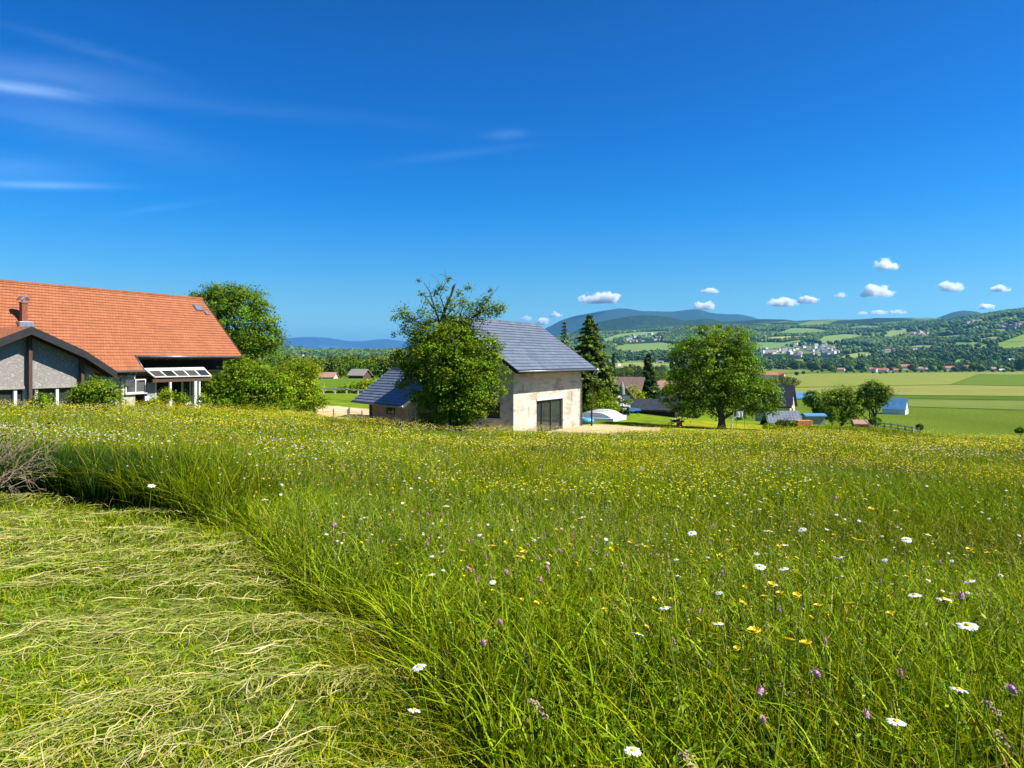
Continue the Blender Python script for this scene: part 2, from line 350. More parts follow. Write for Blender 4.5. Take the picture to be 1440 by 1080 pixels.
MOWN = [(-40, 13), (-12, 11.3), (-7.2, 9.9), (-5.6, 9.35), (-4.4, 9.1), (-3.3, 8.3), (-1.9, 6.3), (-1.0, 4.75), (-.5, 3.8), (-.2, 3.1), (.05, 1.6), (.3, -6), (-40, -9)]
def mown(x, y):
    j = (fbm(x*1.3, y*1.3, 31, 3)-.5)*.5
    return inpoly(x+j, y+j*.7, MOWN)
HOUSE_O = (.09, 45.0)
def zone(x, y):
    """0 meadow, 1 mown, 2 sand, 3 lawn, 4 far"""
    u = x/np.maximum(y, 5); z = np.zeros(np.shape(x), int)
    n = (fbm(x*.35, y*.35, 41, 3)-.5)
    edge = np.interp(u, [-1.3, -.72, -.44, -.30, -.2, -.14, 0, .08, .16, .3, .36, .42, .55, .62, 1.3], [45, 45, 48, 49, 45, 43.5, 43.5, 44, 46, 48.5, 52, 72, 86, 62, 60]) + n*3
    z[(y > edge)] = 3
    sand = (y > edge) & (((u > .055) & (u < .21) & (y < 53.5+n*4+8*(0.12-abs(u-.12)))) | ((u > -.275) & (u < -.16) & (y > 47) & (y < 63+n*5)) | ((u >= -.2) & (u < .06) & (y < 60)))
    z[sand] = 2
    z[y > 105] = 4
    z[mown(x, y)] = 1
    return z
# ------------------------------------------------------------------ far fields: (polygon in sight-line coordinates, colour)
FY, FG, FD, FB = (.27, .29, .075), (.13, .215, .035), (.085, .15, .03), (.19, .25, .05)
FIELDS = [
 ([(1106,526),(1440,523),(1440,527),(1376,526),(1336,541),(1100,545)], (.19,.215,.045), 'pale ripening field running below the orange roofed hamlet'),
 ([(1376,526.6),(1470,527),(1470,543.6),(1337,541)], (.105,.155,.022), 'greener wedge of field at the far right of the valley'),
 ([(1100,546),(1336,541.6),(1470,544.2),(1470,557.5),(1290,556),(1100,553)], (.205,.215,.055), 'wide straw coloured strip of field across the valley'),
 ([(1090,553.6),(1290,556.6),(1470,558.2),(1470,563.5),(1270,561),(1090,561)], (.075,.125,.016), 'narrow dark green strip between two pale fields'),
 ([(1270,561.6),(1470,564.2),(1470,578),(1270,572)], (.13,.175,.036), 'grey green strip of field beside the blue roofed shed'),
 ([(1060,520),(1110,519.4),(1150,519.6),(1150,523),(1060,526)], (.14,.19,.04), 'small field in front of the hedge'),
 ([(1172,508),(1190,499),(1210,496),(1240,498),(1238,503),(1205,507),(1180,509)], (.24,.28,.08), 'bright sloping field between the woods above the hamlet'),
 ([(1064,480),(1085,474),(1140,472.5),(1136,476),(1095,481)], (.30,.32,.10), 'yellow hillside field above the town'),
 ([(1062,492),(1066,482),(1100,482),(1136,477),(1120,484),(1095,491)], (.14,.22,.06), 'green hillside field above the town'),
 ([(1088,472),(1110,462),(1140,462),(1166,465),(1160,470),(1130,472)], (.15,.22,.06), 'green clearing in the hillside wood'),
 ([(1146,482),(1158,473),(1190,470),(1226,474),(1200,480),(1160,484)], (.17,.24,.065), 'sloping pasture under the dark wood'),
 ([(1395,486),(1440,470),(1475,462),(1475,494),(1400,494),(1330,487),(1342,481),(1380,482)], (.16,.235,.045), 'large bright pasture at the right edge of the hillside'),
 ([(1322,508),(1335,506),(1362,507),(1358,511),(1325,512)], (.17,.26,.05), 'small pasture over the long roof'),
 ([(1378,477),(1400,473),(1412,476),(1410,480),(1380,481)], (.20,.24,.08), 'terraced pasture'),
 ([(1420,504),(1445,501),(1445,505),(1425,508)], (.22,.27,.09), 'small pasture'),
 ([(1240,474),(1252,466),(1278,463),(1272,470),(1254,475)], (.19,.25,.08), 'small pasture in the wood'),
 ([(860,517),(862,511),(905,510),(930,512),(960,512),(960,516),(900,518)], (.24,.26,.07), 'pale field behind the small conifer'),
 ([(850,492),(880,485),(930,482),(960,485),(950,495),(890,498)], (.15,.22,.06), 'green slope below the hill village'),
 ([(845,478),(870,470),(905,467),(940,466),(935,470),(890,474),(850,482)], (.17,.24,.075), 'green slope on the far hill'),
 ([(418,549),(455,533),(530,533),(560,536),(560,552),(418,553)], (.10,.165,.018), 'smooth green paddock behind the rail fence'),
 ([(1296,477),(1330,472),(1362,471),(1358,475),(1325,478)], (.16,.225,.055), 'small pasture between the hillside woods'),
 ([(1180,462),(1215,458),(1245,459),(1235,463),(1200,465)], (.15,.21,.06), 'narrow clearing high on the wooded hill'),
 ([(1262,489),(1300,485),(1322,486),(1316,489),(1280,491)], (.15,.22,.05), 'strip of pasture above the scattered houses'),
 ([(1120,456),(1150,453),(1172,454),(1160,457),(1135,459)], (.15,.20,.065), 'pale clearing near the hill top'),
 ([(1388,466),(1402,463),(1416,464),(1408,468)], (.17,.23,.06), 'small meadow below the high village'),
 ([(413,492),(425,490),(432,493),(415,495)], (.36,.30,.16), 'tan patch on the low hill'),
 ([(445,504),(470,506),(468,509),(447,508)], (.34,.27,.14), 'tan patch'),
]
def in_fields(px, py):
    r = np.zeros(np.shape(px), bool)
    for f in FIELDS: r |= inpoly(px, py, f[0])
    return r
def forestness(x, y):
    u = x/np.maximum(y, 1)
    f = fbm(x/420, y/420, 71, 4) + .10*sstep(y, 3300, 5200)
    f = f + .14*(1-sstep(u, -.2, .1)) 
    return f > .515

# ------------------------------------------------------------------ the ground, one sheet on a polar grid
def build_ground():
    th = np.radians(np.concatenate([np.arange(-180, -60, 6), np.arange(-60, -44, 2), np.arange(-44, 44, .22), np.arange(44, 60, 2), np.arange(60, 180, 6)]))
    r = np.concatenate([[0.01], np.arange(.3, 12, .15), np.exp(np.arange(math.log(12), math.log(120), .009)), np.exp(np.arange(math.log(120), math.log(9500), .0125)), [11000, 14000, 20000, 30000, 45000]])
    T, Rr = np.meshgrid(th, r, indexing='ij'); x = Rr*np.sin(T); y = Rr*np.cos(T)
    z = H(x, y); z = np.where(y < 0, np.minimum(z, 8), z)
    hide = sstep(Rr, 9500, 14000); z = z*(1-hide)+(-27)*hide
    zn = zone(x, y); u = x/np.maximum(y, 5)
    col = np.zeros(x.shape+(3,))
    def C3(c): return np.array(c)
    n1 = fbm(x*.8, y*.8, 51, 4)[..., None]; n2 = fbm(x/40, y/40, 53, 4)[..., None]
    mead = C3((.05,.08,.010))*(.7+.6*n1)
    mow = C3((.11,.125,.02))*n1*1.1 + C3((.05,.07,.012))*(1-n1)*1.1
    san = C3((.50,.37,.22))*(.75+.5*n1)
    lawn = C3((.13,.195,.014))*(.75+.5*fbm(x*.25, y*.25, 55, 4)[..., None])
    lawn = np.where((((u > .225) & (u < .36) & (y > 53) & (y < 72)))[..., None], C3((.22,.235,.014))*(.5+n1), lawn)
    valley = C3((.098,.142,.015))*(.8+.4*n2)
    slope = C3((.12,.175,.045))*(.7+.6*fbm(x/150, y/150, 57, 4)[..., None])
    dark = C3((.018,.038,.018))*(.6+.8*n2)
    wf = sstep(y, 1450, 1900)[..., None]
    far = valley*(1-wf) + np.where(forestness(x, y)[..., None], dark, slope)*wf
    col[:] = mead
    col = np.where((zn == 1)[..., None], mow, col); col = np.where((zn == 2)[..., None], san, col)
    col = np.where((zn == 3)[..., None], lawn, col)
    wy = sstep(y, 95, 115)[..., None]; col = col*(1-wy)+far*wy
    nt_, nr = x.shape
    idx = np.arange(nt_*nr).reshape(nt_, nr); i2 = np.roll(idx, -1, 0)
    q = np.stack([idx[:, :-1], idx[:, 1:], i2[:, 1:], i2[:, :-1]], -1).reshape(-1, 4)
    V = np.stack([x, y, z], -1).reshape(-1, 3)
    return tag(mesh_np('ground', V, [q], M['ground'], col=col.reshape(-1, 3), smooth=True), 'rolling green valley floor and meadow slope', kind='structure')
build_ground()
def field_sheet(poly, colr, label, dz=.25):
    ys = [p[1] for p in poly]; y0, y1 = min(ys), max(ys)
    rows = np.linspace(y0+.02, y1-.02, max(8, int((y1-y0)*3))); NC = 40; P = []
    for yy in rows:
        xs = []
        for i in range(len(poly)):
            (xa, ya), (xb, yb) = poly[i], poly[(i+1) % len(poly)]
            if (ya > yy) != (yb > yy): xs.append(xa+(yy-ya)*(xb-xa)/(yb-ya))
        xs = sorted(xs)
        if len(xs) < 2: xs = [poly[0][0]]*2
        P.append(np.stack([np.linspace(xs[0], xs[-1], NC), np.full(NC, yy)], 1))
    P = np.array(P).reshape(-1, 2); X, Y, Z = ghit(P[:, 0], P[:, 1], 95.)
    n = len(rows); idx = np.arange(n*NC).reshape(n, NC)
    q = np.stack([idx[:-1, :-1], idx[1:, :-1], idx[1:, 1:], idx[:-1, 1:]], -1).reshape(-1, 4)
    Yg = Y[q]; q = q[(Yg.max(1)/Yg.min(1)) < 1.12]
    st = .92+.16*fbm(X/90, Y/14, 61, 3); far = Y/1000
    c = np.array(colr)[None]*st[:, None]
    o = mesh_np('field', np.stack([X, Y, Z+dz+.6*np.clip(far-1.5, 0, 9)], 1), [q], M['field'], col=c)
    return tag(o, label, kind='structure')
for f in FIELDS: field_sheet(*f)

# ------------------------------------------------------------------ mountains
def ridge(name, label, crest, Y, front, col, seed, amp, back=None, relief=.35):
    cx = np.array([c[0] for c in crest], float); cy = np.array([c[1] for c in crest], float)
    xs = np.linspace(cx[0], cx[-1], 260); nb = 90; V = []; back = back or front*.6
    hz = (HY-np.interp(xs, cx, cy))/1000*Y; hz = _smooth(hz[None], 3, 1)[0]
    ty = np.concatenate([np.linspace(-1, 0, nb), np.linspace(0, 1, 20)[1:]])
    U, T = np.meshgrid((xs-CX)/F_PX, ty, indexing='ij'); Yd = Y+np.where(T < 0, T*front, T*back)
    X = U*Y*(1+.0*T)
    sp = fbm(X/amp, Yd/amp*.6, seed, 5); prof = np.where(T < 0, (1+T)**1.15, 1-T)
    z = hz[:, None]*prof*(1-relief*(np.clip(-T*3, 0, 1))*(sp-.3)*1.2) + hz[:, None]*.03*(fbm(X/amp*5, Yd/amp*5, seed+3, 3)-.5)
    z = z-40*(1-prof)
    q_, r_ = z.shape; idx = np.arange(q_*r_).reshape(q_, r_)
    q = np.stack([idx[:-1, :-1], idx[1:, :-1], idx[1:, 1:], idx[:-1, 1:]], -1).reshape(-1, 4)
    n = fbm(X/amp*3, Yd/amp*3, seed+9, 4)
    cc = np.where((n > .60)[..., None] & (T < -.25)[..., None], np.array(col)*2.6, np.array(col)*(.8+.5*n[..., None]))
    o = mesh_np(name, np.stack([X, Yd, z], -1).reshape(-1, 3), [q], M['hill'], col=cc.reshape(-1, 3), smooth=True)
    return tag(o, label, kind='structure')
DF = (.022, .042, .020)
ridge('mountain_range', 'long pale blue mountain range on the left horizon', [(330,488),(380,478),(410,475),(430,474),(462,475),(485,479),(505,480),(530,477.5),(545,477),(560,479),(600,484),(660,490),(720,497)], 35000, 5000, (.03,.045,.05), 3, 3500)
ridge('mountain_range', 'blue mountain ridge behind the dark conifer', [(700,498),(740,475),(766,462),(790,450),(812,443),(832,440),(850,436),(868,433.5),(884,434),(900,437),(925,438),(948,438),(964,436),(978,435),(992,438),(1008,441),(1040,442.5),(1058,446),(1085,455),(1150,480)], 16000, 4500, DF, 5, 1900)
ridge('hill', 'dark wooded hill in front of the blue ridge', [(760,490),(800,470),(830,455),(860,449),(885,445),(905,443.5),(925,444),(945,447),(962,451),(985,449),(1000,448.5),(1016,452),(1040,452),(1070,449),(1100,449),(1150,455),(1230,480)], 7800, 2300, DF, 8, 1100)
ridge('hill', 'rounded dark green hill on the right skyline', [(1270,462),(1300,455),(1322,446),(1340,439.5),(1356,436.5),(1372,438),(1392,444),(1415,452),(1460,462)], 9600, 2200, (.026,.05,.024), 12, 1300)
ridge('hill', 'dark hill top cut off by the right picture edge', [(1405,455),(1420,445),(1436,437),(1455,431),(1500,425),(1560,450)], 8400, 2000, DF, 15, 1200)
ridge('hill', 'low wooded ridge on the left behind the chalets', [(250,489),(330,487),(390,488),(402,489),(430,492),(455,496),(480,493),(500,495),(530,498),(560,497),(600,496),(660,497),(700,495),(760,492),(800,492),(860,505)], 4800, 1400, (.03,.055,.024), 21, 700)

# ------------------------------------------------------------------ woods: masses of small crowns on the hills
def ico(sub):
    import bmesh
    bm = bmesh.new(); bmesh.ops.create_icosphere(bm, subdivisions=sub, radius=1)
    V = np.array([v.co[:] for v in bm.verts]); Fc = np.array([[v.index for v in f.verts] for f in bm.faces]); bm.free(); return V, Fc
ICO1, ICO2, ICO3 = ico(1), ico(2), ico(3)
rng = np.random.default_rng(7)
def blobs(P, rad, hgt, tmpl, col, jit=.25):
    V0, F0 = tmpl; n = len(P)
    V = V0[None]*np.stack([rad, rad, hgt], -1)[:, None, :]
    V = V*(1+rng.uniform(-jit, jit, (n, len(V0), 1))) + P[:, None, :]
    Fc = F0[None]+(np.arange(n)*len(V0))[:, None, None]
    c = np.repeat(col[:, None, :], len(V0), 1)*rng.uniform(.75, 1.25, (n, len(V0), 1))
    return V.reshape(-1, 3), Fc.reshape(-1, 3), c.reshape(-1, 3)
def merge(parts):
    V, Fc, c = [], [], []; k = 0
    for a, b, d in parts: V.append(a); Fc.append(b+k); c.append(d); k += len(a)
    return np.concatenate(V), np.concatenate(Fc), np.concatenate(c)
def wood_colors(n): 
    base = np.array([[.034,.066,.020],[.058,.098,.024],[.022,.048,.020],[.095,.14,.034]])
    return 1.28*base[rng.choice(4, n, p=[.36,.30,.20,.14])]*rng.uniform(.75, 1.25, (n, 1))
# where the small far houses stand, chosen before the woods so that no crown covers them
vill = []
g = np.random.default_rng(77)
def scatter(n, poly, lab, grp, p, smin=.7, smax=1.1, ymin=1300, ymax=8000):
    xs = [q[0] for q in poly]; ys = [q[1] for q in poly]; k = 0
    while k < n:
        px, py = g.uniform(min(xs), max(xs)), g.uniform(min(ys), max(ys))
        if inpoly(np.array([px]), np.array([py]), poly)[0]: vill.append((px, py, int(g.choice(5, p=p)), g.uniform(smin, smax), lab, grp, ymin, ymax)); k += 1
scatter(62, [(1068,500),(1070,492),(1110,490),(1118,484),(1150,483),(1180,487),(1178,497),(1150,502),(1120,502)], 'tiny pale house in the dense cluster of the valley town', 'houses of the valley town', [.25,.2,.15,.3,.1], .8, 1.25)
scatter(34, [(1236,500),(1250,492),(1330,490),(1345,494),(1330,499),(1280,502)], 'tiny scattered house among the woods above the hamlet', 'houses in the wooded slope', [.2,.25,.15,.25,.15], .8, 1.2)
scatter(22, [(1320,497),(1350,491),(1400,492),(1405,496),(1360,500)], 'tiny house between dark trees below the bright pasture', 'houses below the pasture', [.1,.3,.2,.1,.3], .8, 1.1)
scatter(26, [(1398,462),(1410,457),(1470,452),(1470,460),(1420,464)], 'tiny brown roofed house of the village high on the right slope', 'houses of the high village', [.25,.35,.1,.1,.2], .8, 1.1)
scatter(22, [(878,479),(888,472),(920,470),(934,475),(925,481),(890,482)], 'tiny house of the village on the far hillside right of the conifer', 'houses of the far hill village', [.2,.3,.1,.2,.2], .7, 1.1)
scatter(10, [(873,500),(890,493),(900,495),(895,500)], 'tiny white building at the far edge of the valley wood', 'buildings by the valley wood', [.2,.2,.1,.4,.1], .7, 1.0)
scatter(12, [(915,509),(918,502),(960,501),(962,513),(930,513)], 'tiny low building right of the small conifer top', 'buildings right of the small conifer', [.3,.2,.0,.4,.1], .7, 1.2, 800)
scatter(8, [(855,520),(862,512),(880,516),(885,523)], 'tiny pale house left of the small conifer above the brown roofed chalet', 'houses above the chalet', [.2,.2,.1,.4,.1], .5, .8, 500)
scatter(14, [(1280,472),(1290,466),(1310,467),(1300,474)], 'tiny tan farmhouse high in the hillside wood', 'farms in the hillside wood', [.1,.3,.0,.3,.3], .8, 1.1)
scatter(5, [(418,502),(432,498),(445,503),(435,508)], 'tiny white house on the low hill left of the chalets', 'houses on the low left hill', [.2,.2,.1,.4,.1], .8, 1.1)
vx, vy, vz = [], [], []
for v in vill:
    a_, b_, c_ = ghit(v[0], v[1], v[6], v[7]); vx.append(a_[0]); vy.append(b_[0]); vz.append(c_[0])
VPX = np.array([v[0] for v in vill]); VPY = np.array([v[1] for v in vill]); VY = np.array(vy)
def build_forest():
    n = 150000
    Y = np.sqrt(rng.uniform(1500**2, 5600**2, n)); u = rng.uniform(-.42, .80, n); X = u*Y
    Z = H(X, Y); px = CX+1000*u; py = HY-1000*Z/Y
    keep = forestness(X, Y) & ~in_fields(px, py) & ~inpoly(px, py, [(1058,509),(1062,486),(1110,480),(1185,482),(1192,504)])
    near = np.zeros(n, bool)
    for hx, hy, hY in zip(VPX, VPY, VY): near |= (abs(px-hx) < 4.5) & (py > hy-1.5) & (py < hy+7) & (Y < hY+60)
    keep &= ~near; loose = ~near & (rng.uniform(0, 1, n) < .045) & ~in_fields(px, py)
    keep |= loose; X, Y, Z = X[keep], Y[keep], Z[keep]; n = len(X)
    sc = np.where(Y > 3000, 1.5, 1.0); r = rng.uniform(4, 8, n)*sc
    far = Y > 2600; cl = wood_colors(n)*(.55+.9*fbm(X/170, Y/170, 231, 3))[:, None]
    ps = []
    for msk, t in ((far, ICO1), (~far, ICO2)):
        P = np.stack([X[msk], Y[msk], Z[msk]+r[msk]*.75], 1); ps.append(blobs(P, r[msk], r[msk]*rng.uniform(.85, 1.35, msk.sum()), t, cl[msk]))
    V, Fc, c = merge(ps)
    tag(mesh_np('woodland', V, [Fc], M['forest'], col=c, smooth=False), 'dense dark green woodland covering the far hillsides', 'woodland', kind='stuff')
    print('forest trees', n)
build_forest()
def ridge_trees():
    g = np.random.default_rng(19); cr = [(330,487),(390,488),(402,489),(430,492),(455,496),(480,493),(500,495),(530,498),(560,497),(600,496),(660,497),(700,495),(760,492)]
    px = g.uniform(330, 760, 2600); Yd = 4800-g.uniform(0, 1, 2600)**1.6*1100; top = (HY-np.interp(px, [c[0] for c in cr], [c[1] for c in cr]))/1000*4800
    z = top*((1-(4800-Yd)/1400)**1.15)-6; k = fbm(px/14, Yd/300, 311, 3) > .44; px, Yd, z = px[k], Yd[k], z[k]; r = g.uniform(7, 20, len(px))*(.6+.9*fbm(px/9, px*0, 313, 2))
    V, Fc, c = blobs(np.stack([(px-CX)/1000*Yd, Yd, z+r*.4], 1), r, r*1.1, ICO2, wood_colors(len(px))*.9)
    tag(mesh_np('woodland', V, [Fc], M['forest'], col=c), 'uneven tree tops along the low ridge on the left', 'woodland', kind='stuff')
ridge_trees()
def tree_line(label, band, n, ymin, ymax, r0, r1, name='tree_belt', seed=1, light=1.0):
    """a belt that reads as one mass; band = polygon of sight lines where the trees stand"""
    g = np.random.default_rng(seed); xs = [p[0] for p in band]; ys = [p[1] for p in band]
    px = g.uniform(min(xs), max(xs), n*4); py = g.uniform(min(ys), max(ys), n*4); k = inpoly(px, py, band); px, py = px[k][:n], py[k][:n]
    X, Y, Z = ghit(px, py, ymin, ymax); r = g.uniform(r0, r1, len(X)); sub = []
    P = np.stack([X, Y, Z+r*.9], 1)
    for j in range(22):
        off = g.normal(0, .45, (len(X), 3))*r[:, None]; rr = r*g.uniform(.16, .42, len(X))
        sub.append(blobs(P+off, rr, rr*1.05, ICO1, wood_colors(len(X))*light, .22))
    V, Fc, c = merge(sub)
    return tag(mesh_np(name, V, [Fc], M['forest'], col=c), label, 'trees', kind='stuff')
tree_line('continuous belt of dark trees behind the valley hamlet', [(1060,520),(1062,508),(1170,512),(1240,512),(1330,513),(1440,510),(1475,510),(1475,519),(1210,519)], 260, 1500, 2400, 5, 9, seed=3)
tree_line('band of mixed trees on the low slope above the valley fields', [(1190,509),(1250,497),(1330,494),(1420,496),(1475,496),(1475,508),(1300,511)], 240, 1500, 2900, 6, 11, seed=4)
tree_line('dark treeline under the hill village in the middle distance', [(862,506),(865,500),(930,499),(960,505),(960,510),(900,508)], 120, 1500, 2600, 7, 11, seed=6)
# ------------------------------------------------------------------ trees near enough to tell apart
def kites(P, N, size, wid, g, fold=0.0):
    """leaf quads at P with normal-ish direction N"""
    n = len(P); N = N/np.maximum(np.linalg.norm(N, axis=1, keepdims=True), 1e-6)
    r = g.normal(0, 1, (n, 3)); A = np.cross(N, r); A /= np.maximum(np.linalg.norm(A, axis=1, keepdims=True), 1e-6); B = np.cross(N, A)
    s = size[:, None]; w_ = s*wid
    V = np.stack([P-A*s*.5, P+B*w_*.5+N*s*fold-A*s*.05, P+A*s*.5, P-B*w_*.5+N*s*fold-A*s*.05], 1)
    return V.reshape(-1, 3), np.arange(n*4).reshape(n, 4)
def leaf_cloud(lobes, n_cl, per, leaf, col, g, spread=.33, hollow=.55, flat=.8, crk=None):
    """clumps of leaves spread through ellipsoid lobes; returns verts, quads, colours, clump centres"""
    L = np.array(lobes, float); vol = (L[:, 3]*L[:, 4]*L[:, 5])**.72; pick = g.choice(len(L), n_cl, p=vol/vol.sum())
    d = g.normal(0, 1, (n_cl, 3)); d /= np.linalg.norm(d, axis=1, keepdims=True)
    rr = (g.uniform(hollow**3, 1, n_cl))**(1/3)*np.where(g.uniform(0,1,n_cl)<.16, g.uniform(1.05,1.28,n_cl), g.uniform(.82,1.08,n_cl))
    Cc = L[pick, :3]+d*rr[:, None]*L[pick, 3:6]
    cr = spread*g.uniform(.5, 1.6, n_cl)*(crk or leaf*7)
    nl = per; q = g.normal(0, 1, (n_cl, nl, 3)); q /= np.linalg.norm(q, axis=2, keepdims=True); q *= g.uniform(.2, 1, (n_cl, nl, 1))**.6
    q[:, :, 2] *= flat
    P = (Cc[:, None]+q*cr[:, None, None]).reshape(-1, 3)
    N = (q*1.0+np.array([0, 0, .7])+g.normal(0, .55, q.shape)+d[:, None]*.5).reshape(-1, 3)
    sz = leaf*g.uniform(.6, 1.3, len(P))
    V, Q = kites(P, N, sz, .62, g)
    ccol = np.array(col)[None]*np.array([2.05,1.82,.8])*g.uniform(.72, 1.3, (n_cl, 1))*np.stack([g.uniform(.8, 1.3, n_cl), np.ones(n_cl), g.uniform(.6, 1.3, n_cl)], 1)*g.choice([.72, 1.0, 1.22], n_cl)[:, None]
    cc = np.repeat(np.repeat(ccol, nl, 0)*g.uniform(.75, 1.25, (len(P), 1)), 4, 0)
    return V, Q, cc, Cc
def leafy_line(label, band, n, ymin, ymax, r0, r1, seed=1, light=1.0):
    g = np.random.default_rng(seed); xs = [p[0] for p in band]; ys = [p[1] for p in band]
    px = g.uniform(min(xs), max(xs), n*4); py = g.uniform(min(ys), max(ys), n*4); k = inpoly(px, py, band); px, py = px[k][:n], py[k][:n]
    X, Y, Z = ghit(px, py, ymin, ymax); Vs, Qs, Cs, o = [], [], [], 0
    for x, y, z in zip(X, Y, Z):
        r = g.uniform(r0, r1); ls = [(x, y, z+r*.95, r*.75, r*.75, r*.85)]+[(x+g.normal(0, .45)*r, y+g.normal(0, .4)*r, z+r*g.uniform(.4, 1.4), r*.45, r*.45, r*.45) for _ in range(4)]
        c0 = np.array((.055, .095, .018))*light*g.uniform(.55, 1.1)*np.array([g.uniform(.8, 1.3), 1, g.uniform(.7, 1.6)])*.6
        V, Q, c, _ = leaf_cloud(ls, 85, 9, r*.20, c0, g, .17, .6); Vs.append(V); Qs.append(Q+o); Cs.append(c); o += len(V)
    tag(mesh_np('tree_belt', np.concatenate(Vs), [np.concatenate(Qs)], M['leaf'], col=np.concatenate(Cs)), label, 'trees', kind='stuff')
leafy_line('thick green trees between the chalets and the low hills on the left', [(400,533),(400,520),(470,522),(520,521),(580,525),(580,532)], 46, 240, 420, 3.2, 6, seed=5, light=1.9)
leafy_line('bushy trees around the chalet in the middle distance', [(845,540),(855,525),(905,520),(955,524),(960,545),(900,540)], 60, 300, 1300, 5, 9, seed=8, light=1.4)
leafy_line('leafy trees behind the dark roofed cream house', [(1040,562),(1045,535),(1085,528),(1120,540),(1118,552),(1080,556)], 40, 230, 700, 4.5, 7, seed=9, light=1.5)
def limb(mb, a, b, r0, r1, g, sag=.12, n=7, seg=6):
    a = np.array(a, float); b = np.array(b, float); L = np.linalg.norm(b-a); pts = []; off = g.normal(0, 1, 3)*L*sag*.5; off[2] = abs(off[2])
    for i in range(seg+1):
        t = i/seg; p = a*(1-t)+b*t+off*sin(pi*t)+g.normal(0, 1, 3)*L*.018*(0 < i < seg); pts.append(tuple(p))
    mb.tube(pts, [r0*(1-i/seg)+r1*i/seg for i in range(seg+1)], n)
    return pts
def tree(name, label, cat, base, lobes, trunk_r, leaf, n_cl, per, col, seed, group=None, trunk_top=None, bark='bark', spread=.33, hollow=.55, forks=10, twigs=26, flat=.8, crk=None):
    """lobes relative to base"""
    g = np.random.default_rng(seed); t = empty(name, base); tag(t, label, cat, group)
    V, Q, c, Cc = leaf_cloud(lobes, n_cl, per, leaf, col, g, spread, hollow, flat, crk)
    mesh_np('crown', V, [Q], M['leaf'], t, c)
    mb = MB(); L = np.array(lobes); ctr = (L[:, :3]*L[:, 3:4]).sum(0)/L[:, 3].sum()
    tt = np.array(trunk_top if trunk_top is not None else (ctr[0]*.5, ctr[1]*.5, ctr[2]*.62))
    tp = limb(mb, (0, 0, -.3), tt, trunk_r*1.15, trunk_r*.62, g, .06, 9)
    mb.tube([(0, 0, -.35), (0, 0, .12), (0, 0, .5)], [trunk_r*1.9, trunk_r*1.35, trunk_r*1.05], 9)
    ends = []
    for k in range(forks):
        l = L[k % len(L)]; e = l[:3]+g.normal(0, .33, 3)*l[3:6]
        s = tp[max(1, int(len(tp)*g.uniform(.45, .99))-0)-1]
        lp = limb(mb, s, e, trunk_r*g.uniform(.3, .5), trunk_r*.1, g, .2, 6); ends += lp[2:]
    for k in range(twigs):
        s = ends[g.integers(len(ends))]; dd = np.linalg.norm(Cc-np.array(s), axis=1); e = Cc[np.argsort(dd)[g.integers(1, max(3, min(30, len(Cc)-1)))]]
        limb(mb, s, e, trunk_r*.13, trunk_r*.035, g, .2, 4, 4)
    mb.build('trunk', M[bark], t, smooth=True)
    return t
def px_lobes(base, Y, ls, dy=1.0):
    """lobes given as sight-line ellipses (px, py, rx, ry[, depth offset m]) at distance Y -> metres relative to base"""
    k = Y/F_PX; o = []
    for l in ls:
        c = at(l[0], l[1], Y); dz = l[4] if len(l) > 4 else 0
        o.append((c.x-base[0], dz, c.z-base[2], l[2]*k, (l[2]+l[3])*.5*k*dy, l[3]*k))
    return o
def gbase(px, Y, dz=0): 
    X = (px-CX)/F_PX*Y; return (X, Y, Hs(X, Y)+dz)
LG = (.085, .150, .012); LM = (.055, .112, .014); LD = (.035, .075, .014); LY = (.13, .19, .015)
